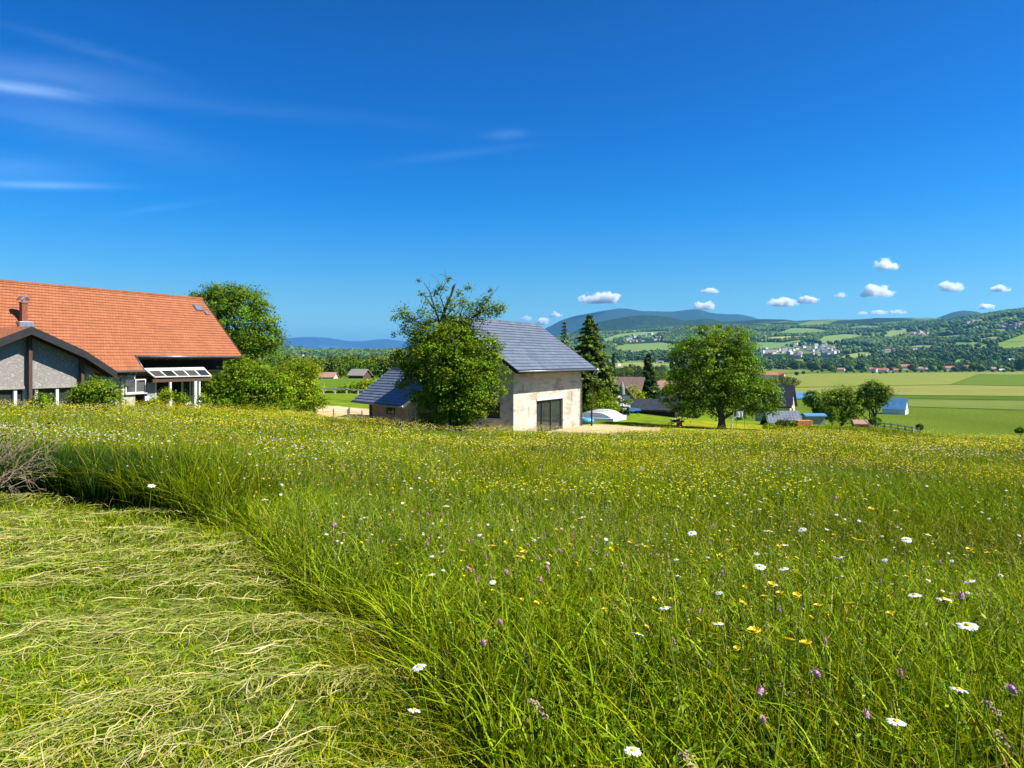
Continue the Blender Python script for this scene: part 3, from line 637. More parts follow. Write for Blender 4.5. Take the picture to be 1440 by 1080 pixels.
# the ivy-clad half dead tree in the middle
def middle_tree():
    Y = 39.0; b = gbase(640, Y); k = Y/F_PX
    ls = px_lobes(b, Y, [(634,512,58,56),(642,552,60,40),(660,530,50,44),(608,500,44,38),(625,470,46,30),(668,495,34,42),(598,540,34,34),(615,577,40,22),(652,578,30,20),(636,586,36,14)], .85)
    t = tree('tree', 'rounded leafy tree with bare broken branches on top in front of the slate roof', 'tree', b, ls, .33, .125, 1000, 58, (.062, .115, .009), 11, crk=1.2, flat=.62, spread=.40, hollow=.62, forks=16, twigs=60, trunk_top=(-.1, 0, 4.6))
    g = np.random.default_rng(5); mb = MB(); V, Q, Cl = [], [], []; k0 = 0
    def P(px, py, d=0): q = at(px, py, Y); return (q.x-b[0], d, q.z-b[2])
    def sprig(p, r, n):
        nonlocal k0
        q = g.normal(0, .5, (n, 3))*r; pp = np.array(p)+q; v, f = kites(pp, q+np.array([0, -.3, .8])+g.normal(0, .5, q.shape), .125*g.uniform(.7, 1.3, n), .62, g)
        V.append(v); Q.append(f+k0); k0 += len(v); Cl.append(np.repeat(np.array((.13, .205, .012))[None]*g.uniform(.7, 1.3, (n, 1)), 4, 0))
    bare = [([(634,470),(621,455),(626,436),(634,415),(640,399)], .14, .05), ([(623,462),(612,437),(601,420),(593,413)], .07, .02), ([(612,437),(606,412),(595,396)], .05, .015),
            ([(634,470),(608,492),(600,468),(590,455),(565,440),(556,443)], .07, .02), ([(640,480),(655,455),(672,440),(690,432),(708,437)], .09, .02), ([(672,440),(684,425),(692,412)], .04, .012),
            ([(626,436),(618,415),(628,395),(625,378)], .035, .008), ([(650,470),(648,440),(656,420)], .05, .015), ([(600,468),(578,470),(566,460)], .04, .012), ([(626,445),(640,430),(655,424)],.04,.012), ([(600,490),(580,485),(562,492)],.05,.012)]
    for pts, r0, r1 in bare:
        q = [P(*p, d=g.normal(0, .15)) for p in pts]; q = [tuple(np.array(a)) for a in q]
        fine = []
        for a, c in zip(q[:-1], q[1:]):
            for s_ in np.linspace(0, 1, 4)[:-1]: fine.append(tuple(np.array(a)*(1-s_)+np.array(c)*s_+g.normal(0, .02, 3)))
        fine.append(q[-1]); mb.tube(fine, list(np.linspace(r0, r1, len(fine))), 6)
        for j in range(2): limb(mb, fine[-3-j*3], np.array(fine[-3-j*3])+g.normal(0, .35, 3)+np.array([0, 0, .3]), r1*1.1, .006, g, .2, 4, 3)
    mb.build('dead_limbs', M['bark'], t, smooth=True)
    sp = [(566,440,13,44),(557,448,6,12),(576,450,12,40),(590,455,14,50),(583,468,12,40),(568,462,9,22),(596,440,9,22),(620,405,9,22),(611,412,6,10),(630,392,5,9),(600,426,6,10),(590,396,4,5),(593,413,5,8),(616,432,12,34),(637,428,13,40),(650,425,9,26),(659,403,6,12),(655,405,3,6),
          (672,440,14,55),(686,437,12,44),(698,432,9,26),(707,433,7,18),(700,440,6,12),(690,408,4,6),(684,421,8,20),(676,428,8,22),(655,448,16,60),(640,452,16,60),(622,456,12,40),(560,500,8,24),(566,514,9,26),(562,540,8,22),(706,520,8,26),(704,548,9,28),(700,490,8,24),(662,432,9,26),(645,412,5,10),(552,470,4,6),(605,455,10,30)]
    for px, py, r, n in sp: sprig(P(px, py, g.normal(0, .3)), r*k*1.0, int(n*6.5))
    mesh_np('leaf_sprays', np.concatenate(V), [np.concatenate(Q)], M['leaf'], t, np.concatenate(Cl))
middle_tree()
# the walnut on the right
Y = 55.0; b = gbase(1015, Y)
tree('tree', 'broad leafy tree with a short dark trunk standing on the lawn at the meadow edge', 'tree', b,
     px_lobes(b, Y, [(1005,512,52,42),(985,535,46,34),(1035,530,42,38),(1008,480,42,24),(975,505,34,32),(1043,500,26,30),(960,560,28,20),(1000,560,40,24),(1060,562,34,22),(1085,570,20,14),(983,470,14,14),(1016,466,16,12),(1046,474,9,14),(948,535,16,20),(1072,545,16,14),(975,574,30,12),(1042,578,26,12),(1080,560,18,18)], .8),
     .26, .175, 620, 62, (.064, .124, .011), 21, crk=1.8, flat=.5, spread=.36, hollow=.42, forks=18, twigs=50, trunk_top=(0, 0, 2.6))
# behind the barn
Y = 78.0; b = gbase(330, Y)
tree('tree', 'tall dense tree rising behind the red tiled barn roof', 'tree', b,
     px_lobes(b, Y, [(320,450,50,46),(345,460,46,44),(300,430,34,28),(340,425,38,24),(375,472,26,28),(320,412,36,14),(350,500,46,30),(290,415,22,14),(368,440,20,16),(392,480,9,12),(300,480,40,30)], .8), .4, .24, 700, 52, (.060, .118, .010), 31, crk=2.5, flat=.6, spread=.34, hollow=.5, forks=14, twigs=30)
Y = 55.0; b = gbase(345, Y)
tree('bush', 'large bright green bush beside the barn porch', 'bush', b, px_lobes(b, Y, [(345,530,40,24),(320,552,34,22),(368,552,40,26),(340,560,50,18),(305,545,20,20),(385,535,24,22),(330,520,20,12)], .8), .12, .18, 480, 48, (.072, .132, .010), 33, crk=1.8, flat=.6, spread=.36, hollow=.45, forks=14, twigs=30)
Y = 58.0; b = gbase(425, Y)
tree('bush', 'lighter feathery bush to the left of the gravel patch', 'bush', b, px_lobes(b, Y, [(415,538,28,26),(425,555,28,20),(405,522,18,18),(440,520,10,13),(400,560,24,16),(438,545,14,20),(425,517,10,12)], .8), .1, .15, 300, 40, (.10, .165, .014), 34, crk=1.5, spread=.34, hollow=.2, forks=12, twigs=30)
Y = 52.0; b = gbase(443, Y)
tree('bush', 'low pale green bush in the gravel corner', 'bush', b, px_lobes(b, Y, [(440,568,16,9),(425,572,14,8),(452,563,7,8)], .8), .05, .16, 120, 12, LG, 35, forks=5, twigs=8)
Y = 37.0; b = gbase(135, Y)
tree('bush', 'green bush growing against the grey gabled wing', 'bush', b, px_lobes(b, Y, [(135,550,20,14),(118,555,18,14),(155,552,14,12),(135,540,13,8),(150,562,22,10),(108,562,14,9)], .8), .06, .11, 230, 34, (.09, .155, .014), 36, crk=1.05, spread=.34, hollow=.2, forks=10, twigs=20)
for (px, py, r, Yb, sd_, lb) in [(234,552,8,49,37,'small yellow green bush under the glass porch roof'), (256,560,8,49,38,'low leafy plant beside the white porch door'), (218,563,7,46,39,'small flowering bush below the grey panel'), (285,562,9,50,40,'low green bush against the big bush by the barn'), (60,562,12,34,42,'tangled weeds under the wing window')]:
    b = gbase(px, Yb); tree('bush', lb, 'bush', b, px_lobes(b, Yb, [(px, py, r, r*.9), (px+r*.5, py+5, r*.7, r*.6), (px-r*.5, py+6, r*.7, r*.6)], .8), .03, .13, 60, 12, LY if sd_ in (37,39) else LG, sd_, forks=4, twigs=6)
# right of the lawn
Y = 95.0; b = gbase(1183, Y)
tree('tree', 'wide bushy tree with two round lobes left of the leaning trunk tree', 'tree', b, px_lobes(b, Y, [(1176,565,22,18),(1190,568,20,20),(1200,578,14,14),(1172,553,14,10),(1188,550,12,9),(1165,577,10,12),(1183,583,18,9)], .8), .2, .28, 230, 34, (.066, .118, .016), 51, crk=2.6, spread=.3, hollow=.4, forks=10, twigs=14)
b = gbase(1222, Y)
tree('tree', 'slim tree with a leaning visible trunk beside the blue roofed shed', 'tree', b, px_lobes(b, Y, [(1228,549,16,13),(1238,555,13,13),(1216,558,13,12),(1228,541,9,7),(1240,567,11,7),(1219,568,12,6),(1208,557,7,8)], .8), .21, .26, 200, 34, (.042, .085, .014), 52, crk=2.5, spread=.28, hollow=.4, forks=10, twigs=14, trunk_top=(1.0, 0, 1.9))
for i, (px, py, rx, ry, Yb, cc, lb) in enumerate([(1143,560,13,11,150,LM,'round bush beside the blue roof left of the trees'), (1152,573,9,7,110,LD,'dark little bush over the shed with the blue edge'), (1170,582,8,10,92,LM,'upright shrub at the foot of the wide bushy tree'), (1231,592,7,4,88,LM,'low shrub under the leaning trunk'), (1105,597,14,7,62,LD,'dark bush in front of the slate roofed shed'), (1082,600,8,5,60,LG,'small bush beside the white dead branch'), (1434,605,5,3,75,LD,'dark shrub at the right end of the meadow bank'), (845,565,22,18,66,(.085,.15,.014),'leafy hedge bush behind the thin pole'), (826,562,14,20,69,LM,'bush under the large conifer'), (890,558,16,16,84,LY,'light green shrub in front of the chalet'), (940,553,12,14,100,LG,'green shrub behind the small conifer'), (862,572,10,7,72,LG,'low shrub beside the pool'), (1293,600,4,3.5,84,LD,'small dark shrub at the end of the low fence')]):
    b = gbase(px, Yb); tree('bush', lb, 'bush', b, px_lobes(b, Yb, [(px, py, rx, ry), (px-rx*.5, py+ry*.4, rx*.6, ry*.6), (px+rx*.5, py+ry*.3, rx*.6, ry*.65)], .8), .06, .0028*Yb+.02, 130, 16, cc, 60+i, forks=5, twigs=8, crk=max(.35, rx*Yb/1000*.95))
for i, (px, py, rx, ry, lb) in enumerate([(520,543,13,9,'yellow green bush leaning over the rail fence'), (488,549,10,4,'flat hedge clump beside the rail fence'), (505,548,9,5,'clipped bush next to the yellow green bush'), (434,536,6,7,'small bush left of the paddock')]):
    Yb = 96; b = gbase(px, Yb); tree('bush', lb, 'bush', b, px_lobes(b, Yb, [(px, py, rx, ry), (px-rx*.4, py+2, rx*.6, ry*.7)], .8), .05, .36, 70, 12, LY if i == 0 else LG, 80+i, forks=4, twigs=5)
# mid-distance round trees, each its own crown, left valley
for i, (px, py, rx, ry, Yb, cc, lb) in enumerate([
    (491,512,17,13,290,(.055,.10,.022),'largest round tree behind the grey roofed chalet'), (470,517,13,11,280,(.05,.09,.022),'round tree left of the grey roofed chalet'), (541,517,15,14,270,(.07,.12,.03),'pale airy tree touching the annex roof'),
    (520,520,11,10,300,(.045,.085,.02),'dark round tree right of the grey roofed chalet'), (420,517,16,15,240,(.07,.12,.03),'feathery tree above the light bush'), (447,516,10,9,310,(.06,.10,.03),'grey green tree beside the small pink house'), (560,505,10,12,260,(.065,.11,.03),'upright tree half hidden by the ivy covered tree')]):
    b = gbase(px, Yb); tree('tree', lb, 'tree', b, px_lobes(b, Yb, [(px, py, rx, ry), (px-rx*.5, py+ry*.35, rx*.6, ry*.6), (px+rx*.5, py+ry*.3, rx*.6, ry*.65), (px+rx*.1, py-ry*.4, rx*.6, ry*.6)], .8), .35, 1.0, 190, 11, cc, 90+i, spread=.22, forks=6, twigs=6)
# single trees of the valley belt that can be told apart: copies of three crowns
protos = []
for i in range(3):
    g = np.random.default_rng(200+i); t = empty('tree', (0, 0, 0)); 
    ls = [(0, 0, 9, 6, 6, 6.5)]+[(g.normal(0, 3.2), g.normal(0, 3.2), g.uniform(6, 12), g.uniform(3, 4.5), g.uniform(3, 4.5), g.uniform(3, 4.5)) for _ in range(5)]
    V, Q, c, _ = leaf_cloud(ls, 170, 9, 2.6, [(.035,.072,.018),(.055,.10,.022),(.028,.058,.018)][i], g, .14, .6); mesh_np('crown', V, [Q], M['leaf'], t, c)
    m_ = MB(); m_.tube([(0,0,-1),(0,0,4),(.3,0,8)], [.6,.45,.3], 6); m_.build('trunk', M['bark'], t); protos.append(t)
belt = [(1068,519,1),(1082,521,.9),(1100,518,1.1),(1118,520,1.4),(1126,519,1.2),(1140,520,1.1),(1147,521,1.25),(1158,520.5,1.1),(1166,521,1.2),(1180,521,.8),(1196,520,1.3),(1206,521,.9),(1216,522,1.3),(1234,521,1.0),(1252,523,.7),(1262,522,.8),(1283,522,1.1),(1300,521,1.2),(1312,521,1.25),(1322,522,.9),(1345,521.5,.7),(1357,522,.8),(1371,521.5,1.25),(1384,521,1.0),(1392,520,.9),(1406,522,.7),(1418,521.5,1.2),(1436,521,2.0),(1445,521,2.1),(1120,528,.6),(1130,526,.5),(1170,523.5,.9),(1142,523,.5),(1156,523,.55),(1241,507,.9),(1253,505,1.0),(1290,502,1.1),(1330,503,1.0),(1352,504,1.1),(1390,503,1.1),(1410,500,1.0),(1438,500,1.1),(1192,505,.7),(1325,487,.6),(1340,486,.55),(1362,491,.8),(1376,489,.7),(1392,491,.9),(1401,488,.6),(1417,497,.8)]+[(1190,524,.35),(1201,524.2,.3),(1212,524.3,.45),(1228,525.2,.35),(1238,525.8,.3),(1246,525.3,.4),(1256,525,.3),(1266,524,.5),(1276,523.6,.35),(1287,523.5,.45),(1296,523.6,.35),(1305,523.4,.5),(1316,523.2,.4),(1329,523,.45),(1337,523,.35),(1347,523,.45),(1353,523.2,.3),(1364,523,.5),(1378,523.2,.45),(1396,523,.4),(1412,523.5,.45),(1424,523.4,.5),(1175,524,.35),(1150,524.5,.3)]
X, Yv, Z = ghit([p[0] for p in belt], [p[1] for p in belt], 600., 4000.)
order = {i: k for k, i in enumerate(sorted(range(len(belt)), key=lambda i: belt[i][0]))}
ORD = lambda n: str(n)+('th' if 10 < n % 100 < 14 else {1: 'st', 2: 'nd', 3: 'rd'}.get(n % 10, 'th'))
def rank(i, test): return ORD(1+sum(1 for j in range(len(belt)) if test(belt[j]) and order[j] < order[i]))
for i, (px, py, s) in enumerate(belt):
    upper = py < 508; small = not upper and s <= .6; T_ = (lambda b_: b_[1] < 508) if upper else (lambda b_: b_[1] >= 508 and b_[2] <= .6) if small else (lambda b_: b_[1] >= 508 and b_[2] > .6)
    lb = rank(i, T_)+(' round tree from the left on the low slope above the hamlet' if upper else ' little bush from the left along the far edge of the fields' if small else ' tall tree from the left in the belt along the far field edge')
    o = protos[i % 3] if i < 3 else copy_tree(protos[i % 3]); o.location = (X[i], Yv[i], Z[i]-.5); k = s*Yv[i]/1500*.95; o.scale = (k*1.05, k*1.05, k); o.rotation_euler = (0, 0, i*1.7)
    tag(o, lb, 'bush' if small else 'tree', 'field edge trees in the valley')

# conifers
def conifer(label, px, ytop, ybase, halfw, Y, col, seed, tiers=30, per=15, droop=.35, clump=36, needle=.24):
    g = np.random.default_rng(seed); b = gbase(px, Y); k = Y/F_PX; Hh = at(0, ytop, Y).z-b[2]; Rw = halfw*k
    t = empty('conifer', b); tag(t, label, 'conifer'); mb = MB(); mb.tube([(0,0,-.3),(0,0,Hh*.5),(0,0,Hh)], [.22*Hh/9, .12*Hh/9, .02], 8)
    P, N, Cc = [], [], []
    for i in range(tiers):
        f = i/(tiers-1); z = Hh*(.05+.93*f); L = Rw*(1-f)**.82*g.uniform(.8, 1.15)+.12
        nb = max(5, int(per*(1-f*.6)))
        for j in range(nb):
            a = 2*pi*(j+g.uniform(0, 1))/nb; l = L*g.uniform(.72, 1.12); tip = np.array([cos(a)*l, sin(a)*l, -l*droop*g.uniform(.4, 1.2)+.18*l*(f > .8)])
            if l > .4: mb.tube([(0,0,z), tuple(np.array([0,0,z])+tip*.5+np.array([0,0,.06*l])), tuple(np.array([0,0,z])+tip)], [.03, .02, .006], 4, False)
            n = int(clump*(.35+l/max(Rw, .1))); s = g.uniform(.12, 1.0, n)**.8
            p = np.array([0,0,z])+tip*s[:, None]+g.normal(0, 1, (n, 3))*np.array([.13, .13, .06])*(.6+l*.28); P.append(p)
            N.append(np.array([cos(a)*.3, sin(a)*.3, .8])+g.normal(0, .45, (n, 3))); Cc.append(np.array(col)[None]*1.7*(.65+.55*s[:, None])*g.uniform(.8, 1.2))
    P = np.concatenate(P); V, Q = kites(P, np.concatenate(N), needle*g.uniform(.7, 1.4, len(P)), .38, g)
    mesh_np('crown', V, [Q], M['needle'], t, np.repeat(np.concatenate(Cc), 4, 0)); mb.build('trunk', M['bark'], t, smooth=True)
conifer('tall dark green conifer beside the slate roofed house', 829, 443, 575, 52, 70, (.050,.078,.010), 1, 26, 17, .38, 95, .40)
conifer('smaller dark conifer between the chalet and the broad tree', 912, 498, 572, 19, 88, (.026,.050,.014), 2, 24, 13, .32, 70, .42)
conifer('pale grey green conifer top peeking over the slate roof', 794, 452, 560, 14, 96, (.10,.125,.06), 3, 22, 12, .3, 50, .42)
conifer('narrow dark conifer in front of the distant woods', 863, 497, 545, 6, 190, (.03,.06,.025), 4, 18, 9, .2, 30, .8)
# ------------------------------------------------------------------ building frames: local x faces right-near, local y runs along the ridge away from the camera
class Fr:
    def __init__(s, O, r, z0):
        n = math.hypot(*r); s.r = (r[0]/n, r[1]/n); s.p = (s.r[1], -s.r[0]); s.O = O; s.z0 = z0; s.yaw = math.atan2(s.p[1], s.p[0])
    def root(s, name): return empty(name, (s.O[0], s.O[1], s.z0), s.yaw)
    def pa(s, px, py, a):
        u = (px-CX)/F_PX; X0 = s.O[0]+a*s.p[0]; Y0 = s.O[1]+a*s.p[1]; b = (u*Y0-X0)/(s.r[0]-u*s.r[1]); Y = Y0+b*s.r[1]
        return Vector((a, b, (HY-py)/F_PX*Y-s.z0))
    def pb(s, px, py, b):
        u = (px-CX)/F_PX; X0 = s.O[0]+b*s.r[0]; Y0 = s.O[1]+b*s.r[1]; a = (u*Y0-X0)/(s.p[0]-u*s.p[1]); Y = Y0+a*s.p[1]
        return Vector((a, b, (HY-py)/F_PX*Y-s.z0))
def courses(mb, a0, z0, a1, z1, b0, b1, n, lip=.03, thick=.12, nb=1, sag=0):
    """stepped tile courses going down from (a0,z0) to (a1,z1) between b0 and b1"""
    d = Vector((a1-a0, 0, z1-z0)); nrm = Vector((-(z1-z0), 0, a1-a0)).normalized()
    if nrm.z < 0: nrm = -nrm
    for i in range(n):
        p = Vector((a0, 0, z0))+d*(i/n); q = Vector((a0, 0, z0))+d*((i+1)/n); ql = q+nrm*lip
        mb.add([(p.x,b0,p.z),(p.x,b1,p.z),(ql.x,b1,ql.z),(ql.x,b0,ql.z),(q.x,b0,q.z),(q.x,b1,q.z)], [(0,1,2,3),(3,2,5,4),(0,3,4),(1,5,2)])
    t = -nrm*thick; A = Vector((a0,0,z0)); B = Vector((a1,0,z1))
    mb.add([(A.x,b0,A.z),(B.x,b0,B.z),(B.x+t.x,b0,B.z+t.z),(A.x+t.x,b0,A.z+t.z),(A.x,b1,A.z),(B.x,b1,B.z),(B.x+t.x,b1,B.z+t.z),(A.x+t.x,b1,A.z+t.z)],
           [(0,1,2,3),(7,6,5,4),(2,6,7,3),(1,5,6,2)])
def window(parent, p0, p1, axis, frame='white', glass='glass', mull=1, depth=.07, fw=.06, name='window', sill=None, transom=0):
    """p0,p1 opposite corners; axis 'a' = plane of constant x, 'b' = constant y (outward +x / -y)"""
    if axis == 'a': x = p0[0]; l0, l1 = sorted((p0[1], p1[1])); mk = lambda o, l, z: (x+o, l, z)
    else: y = p0[1]; l0, l1 = sorted((p0[0], p1[0])); mk = lambda o, l, z: (l, y-o, z)
    z0, z1 = sorted((p0[2], p1[2])); f = MB()
    def bar(la, lb, za, zb, o0=0.0, o1=depth): f.box(mk(o0, la, za), mk(o1, lb, zb))
    bar(l0-fw, l0, z0-fw, z1+fw); bar(l1, l1+fw, z0-fw, z1+fw); bar(l0, l1, z1, z1+fw); bar(l0, l1, z0-fw, z0)
    for i in range(mull): c = l0+(l1-l0)*(i+1)/(mull+1); bar(c-fw*.5, c+fw*.5, z0, z1, 0, depth*.8)
    for i in range(transom): c = z0+(z1-z0)*(i+1)/(transom+1); bar(l0, l1, c-fw*.3, c+fw*.3, 0, depth*.6)
    o = f.build(name, M[frame], parent)
    g = MB(); g.box(mk(-.01, l0, z0), mk(.02, l1, z1)); g.build('pane', M[glass], o)
    if sill: s = MB(); s.box(mk(.002, l0-.12, z0-fw-.09), mk(.16, l1+.12, z0-fw-.003)); s.build('sill', M[sill], o)
    return o

# ================================================================== the barn with red tiled roof
ZB = -3.25
B = Fr((-26.2, 60.0), (.525, 1.0), ZB)
t = B.root('barn'); tag(t, 'long barn with a steep orange red tiled roof and a glass covered porch', 'barn')
rz = 5.1-ZB; ez = .24-ZB; RUN = 4.82; BN = -9.33; KX = 1.02
m = MB(); courses(m, 0, rz, RUN, ez, -27, 0, 24, .032); courses(m, RUN, ez, RUN+KX, ez-KX, -27, BN, 4, .032, .12)
m.box((-.12, -27, rz-.05), (.12, 0.05, rz+.09)); courses(m, 0, rz-.01, -RUN, ez, -27, 0, 12, .03)
roof = m.build('roof', M['tile'], t)
m = MB(); m.tube([(RUN+.06, BN+.1, ez-.06), (RUN+.06, .1, ez-.06)], .075, 8); m.tube([(RUN+KX+.06, -16, ez-KX-.06), (RUN+KX+.06, BN+.05, ez-KX-.06)], .075, 8)
m.tube([(RUN+.03, BN+.02, ez+.02), (RUN+KX, BN+.02, ez-KX+.02)], .05, 6); m.build('gutter', M['zinc'], t, smooth=True)
m = MB(); m.beam((.0, .06, rz-.1), (RUN, .06, ez-.1), .05, .24); m.box((RUN-.04, BN+.05, ez-.24), (RUN-.002, .05, ez-.07)); m.build('bargeboard', M['wood_brown'], t)
# walls
m = MB(); m.box((-3.8, -27, -.6), (RUN+.1, BN-.02, ez-.9)); m.box((-3.8, BN-.02, -.6), (2.9, -.5, ez-.25)); m.build('wall', M['stonewall'], t)
m = MB(); m.prism([(-3.8,-.5,ez-.25),(2.9,-.5,ez-.25),(2.9,-.5,ez+.9),(.0,-.5,rz-.35),(-3.8,-.5,ez+.1)], (0,-.2,0)); m.build('gable', M['wood_dark'], t)
m = MB(); m.box((2.95, BN+.03, ez-1.15), (RUN-.06, -.3, ez-1.1))
m.box((2.92, BN, ez-1.15), (2.98, -.3, ez+.9)); 
for k in range(9): m.beam((2.9, BN+.6+k*1.03, ez+1.55), (RUN-.1, BN+.6+k*1.03, ez-.27), .09, .14)
m.build('eave_boarding', M['wood_dark'], t)
# under the lower eave: window, grey shutter, sill
a = RUN+.1
m = MB(); m.box((a+.002, -13.2, ez-1.35), (a+.10, BN-.02, ez-1.16)); m.build('lintel', M['wood_brown'], t)
p0 = B.pa(177, 535, a+.004); p1 = B.pa(203, 550.5, a+.004); window(t, p0, p1, 'a', 'white', 'glass', 1, .08, .07, sill='offwhite')
p0 = B.pa(206, 538, a+.004); p1 = B.pa(217, 556, a+.004); m = MB(); m.box((a+.004, p0.y, p1.z), (a+.06, p1.y, p0.z)); m.build('shutter', M['greypanel'], t)
m = MB(); m.box((a+.004, p0.y-.2, p1.z-.35), (a+.14, p1.y+.12, p1.z-.02)); m.box((a+.004, p1.y+.02, p1.z), (a+.08, p1.y+.12, p0.z+.35)); m.build('trim', M['white'], t)
m = MB(); p = B.pa(171, 530, a+.2); m.tube([(RUN+KX+.06, p.y+.25, ez-KX-.12), (a+.12, p.y, ez-KX-.55), (a+.1, p.y, -.3)], .05, 8); m.build('downpipe', M['zinc'], t, smooth=True)
# glass canopy
q00 = B.pa(203, 518.5, 4.3); q10 = B.pa(285.5, 517, 4.3); q01 = B.pa(217, 530, 5.75); q11 = B.pa(296.5, 528.5, 5.75)
cn = empty('canopy', (0, 0, 0)); cn.parent = t
m = MB(); g = MB()
for i in range(6):
    f = i/5; m.beam(q00.lerp(q10, f), q01.lerp(q11, f), .11, .07)
    if i < 5:
        f2 = (i+1)/5; P = [q00.lerp(q10, f+.012), q00.lerp(q10, f2-.012), q01.lerp(q11, f2-.012), q01.lerp(q11, f+.012)]
        e0 = P[0].lerp(P[3], .30); e1 = P[1].lerp(P[2], .30); gg = MB(); gg.prism([e0, e1, P[2], P[3]], (0, 0, .015)); gg.build('pane', M['glass_brown' if i in (0, 2, 3) else 'glass'], t)
        m.prism([P[0], P[1], e1, e0], (0, 0, .022))
m.beam(q00, q10, .10, .09); m.beam(q01, q11, .12, .08); m.build('canopy_frame', M['offwhite'], t)
bpy.data.objects.remove(cn)
m = MB(); zc = q01.z-.22; m.box((5.55, q01.y-.1, zc-.17), (5.72, q11.y+.1, zc+.05)); m.box((2.95, q01.y, zc+.06), (3.1, q11.y, zc+.2)); m.build('porch_beam', M['wood_brown'], t)
for px, wd in ((239, .16), (274, .22), (280, .14)):
    p = B.pa(px, 540, 5.62); m = MB(); m.box((5.62-wd/2, p.y-wd/2, -.4), (5.62+wd/2, p.y+wd/2, zc-.17)); m.box((5.62-wd/2-.03, p.y-wd/2-.03, -.4), (5.62+wd/2+.03, p.y+wd/2+.03, .35)); m.build('porch_post', M['white' if px > 250 else 'offwhite'], t)
p0 = B.pa(257, 536, 4.2); p1 = B.pa(266, 566, 4.2); window(t, p0, p1, 'a', 'white', 'glass', 0, .07, .14, name='door')
m = MB(); m.box((2.902, BN+1.2, .1), (2.95, -1.6, ez-1.5)); m.build('dark_doorway', M['wood_dark'], t)
# chimney and cowl
def on_roof(px, py):
    u = (px-CX)/F_PX; v = (HY-py)/F_PX; k = (rz-ez)/RUN
    # X = X0+a p0+b r0 ; Y = ...; X=uY ; rz+ZB-k a = vY
    A = np.array([[B.p[0]-u*B.p[1], B.r[0]-u*B.r[1]], [k+v*B.p[1], v*B.r[1]]]); bb = np.array([u*B.O[1]-B.O[0], (rz+ZB)-v*B.O[1]]); a_, b_ = np.linalg.solve(A, bb); return a_, b_, rz-k*a_
ca, cb_, cz = on_roof(33, 455); top = B.pa(33, 427, ca).z
ch = MB(); ch.box((ca-.16, cb_-.17, cz-.5), (ca+.16, cb_+.17, top)); ch.box((ca-.19, cb_-.2, top), (ca+.19, cb_+.2, top+.07)); chim = ch.build('chimney', M['brick'], roof, bevel=.01)
m = MB(); m.box((ca-.42, cb_-.42, cz-.25), (ca+.38, cb_+.42, cz+.12)); m.build('chimney_flashing', M['metal'], roof, bevel=.02)
m = MB(); c0 = (ca, cb_, top+.07); m.lathe([(.13,0),(.13,.14),(.10,.16)], 12, c0); prof = []
for i in range(9):
    an = pi*i/8; prof.append((cos(an)*.30, sin(an)*.26))
for i in range(8):
    (x0, z0_), (x1, z1_) = prof[i], prof[i+1]; zz = top+.2
    m.add([(ca+y_, cb_+x_, zz+z_) for (x_, z_) in ((x0, z0_), (x1, z1_)) for y_ in (-.24, .24)]+[(ca+y_, cb_+x_*.93, zz+z_*.93-.01) for (x_, z_) in ((x0, z0_), (x1, z1_)) for y_ in (-.24, .24)], [(0,1,3,2),(4,6,7,5),(0,2,6,4),(1,5,7,3)])
for s_ in (-.24, .22): m.prism([(ca+s_, cb_+x_*.9, top+.2+z_*.9) for x_, z_ in prof[4:]], (.02, 0, 0))
m.build('chimney_cowl', M['metal'], roof, smooth=False)
# skylights
for px, py, w_, h_ in ((278.5, 433.5, .36, .34), (290.5, 441.5, .15, .18)):
    sa, sb, sz = on_roof(px, py); m = MB(); n_ = Vector(((rz-ez), 0, RUN)).normalized(); dn = Vector((RUN, 0, ez-rz)).normalized(); c = Vector((sa, sb, sz))
    P = [c+dn*(-h_)+Vector((0,-w_,0)), c+dn*(-h_)+Vector((0,w_,0)), c+dn*h_+Vector((0,w_,0)), c+dn*h_+Vector((0,-w_,0))]
    m.prism([p*1.0 for p in P], n_*.10); fo = m.build('skylight', M['zinc'], roof)
    g_ = MB(); g_.prism([c+(p-c)*.82+n_*.095 for p in P], n_*.015); g_.build('pane', M['metal'], fo)
# ---- gabled wing towards the camera
WB = -19.2; wz = 1.75-ZB; AF = 10.7
def wp(px, py, a_=AF): return B.pa(px, py, a_)
apex = wp(45, 459); kink = wp(121, 493.5); foot = wp(165, 522.5)
wing_parts = []
def mir(p): return Vector((p.x, 2*apex.y-p.y, p.z))
Lk, Lf = mir(kink), mir(foot)
m = MB(); th = .43
def board(p, q): m.add([p, q, q-Vector((0,0,th)), p-Vector((0,0,th)), p-Vector((.07,0,0)), q-Vector((.07,0,0)), q-Vector((.07,0,th)), p-Vector((.07,0,th))], [(0,1,2,3),(7,6,5,4),(0,4,5,1),(3,2,6,7),(0,3,7,4),(1,5,6,2)])
for p, q in ((apex, kink), (kink, foot), (Lk, apex), (Lf, Lk)): board(p, q)
m.build('wing_bargeboard', M['wood_black'], t)
m = MB(); back = Vector((-9.5, 0, 0)); dn = Vector((0, 0, -.14))
for p, q in ((apex, kink), (kink, foot), (Lk, apex), (Lf, Lk)):
    o_ = Vector((-.075, 0, .02)); m.add([p+o_, q+o_, q+o_+back, p+o_+back, p+o_+dn, q+o_+dn, q+o_+dn+back, p+o_+dn+back], [(0,1,2,3),(7,6,5,4),(0,4,5,1),(1,5,6,2),(3,2,6,7),(0,3,7,4)])
m.build('wing_roof', M['tile'], t)
m = MB()
for k in range(2):
    for p, q in ((apex, kink), (kink, foot), (Lk, apex), (Lf, Lk)): 
        o_ = Vector((-.45-k*.35, 0, -.28)); m.beam(p+o_, q+o_, .12, .2)
m.build('rafter', M['wood_dark'], t)
WA = AF-.95
zs = wp(45, 542.5, WA).z
m = MB(); y0_, y1_ = Lf.y+.9, foot.y-.75
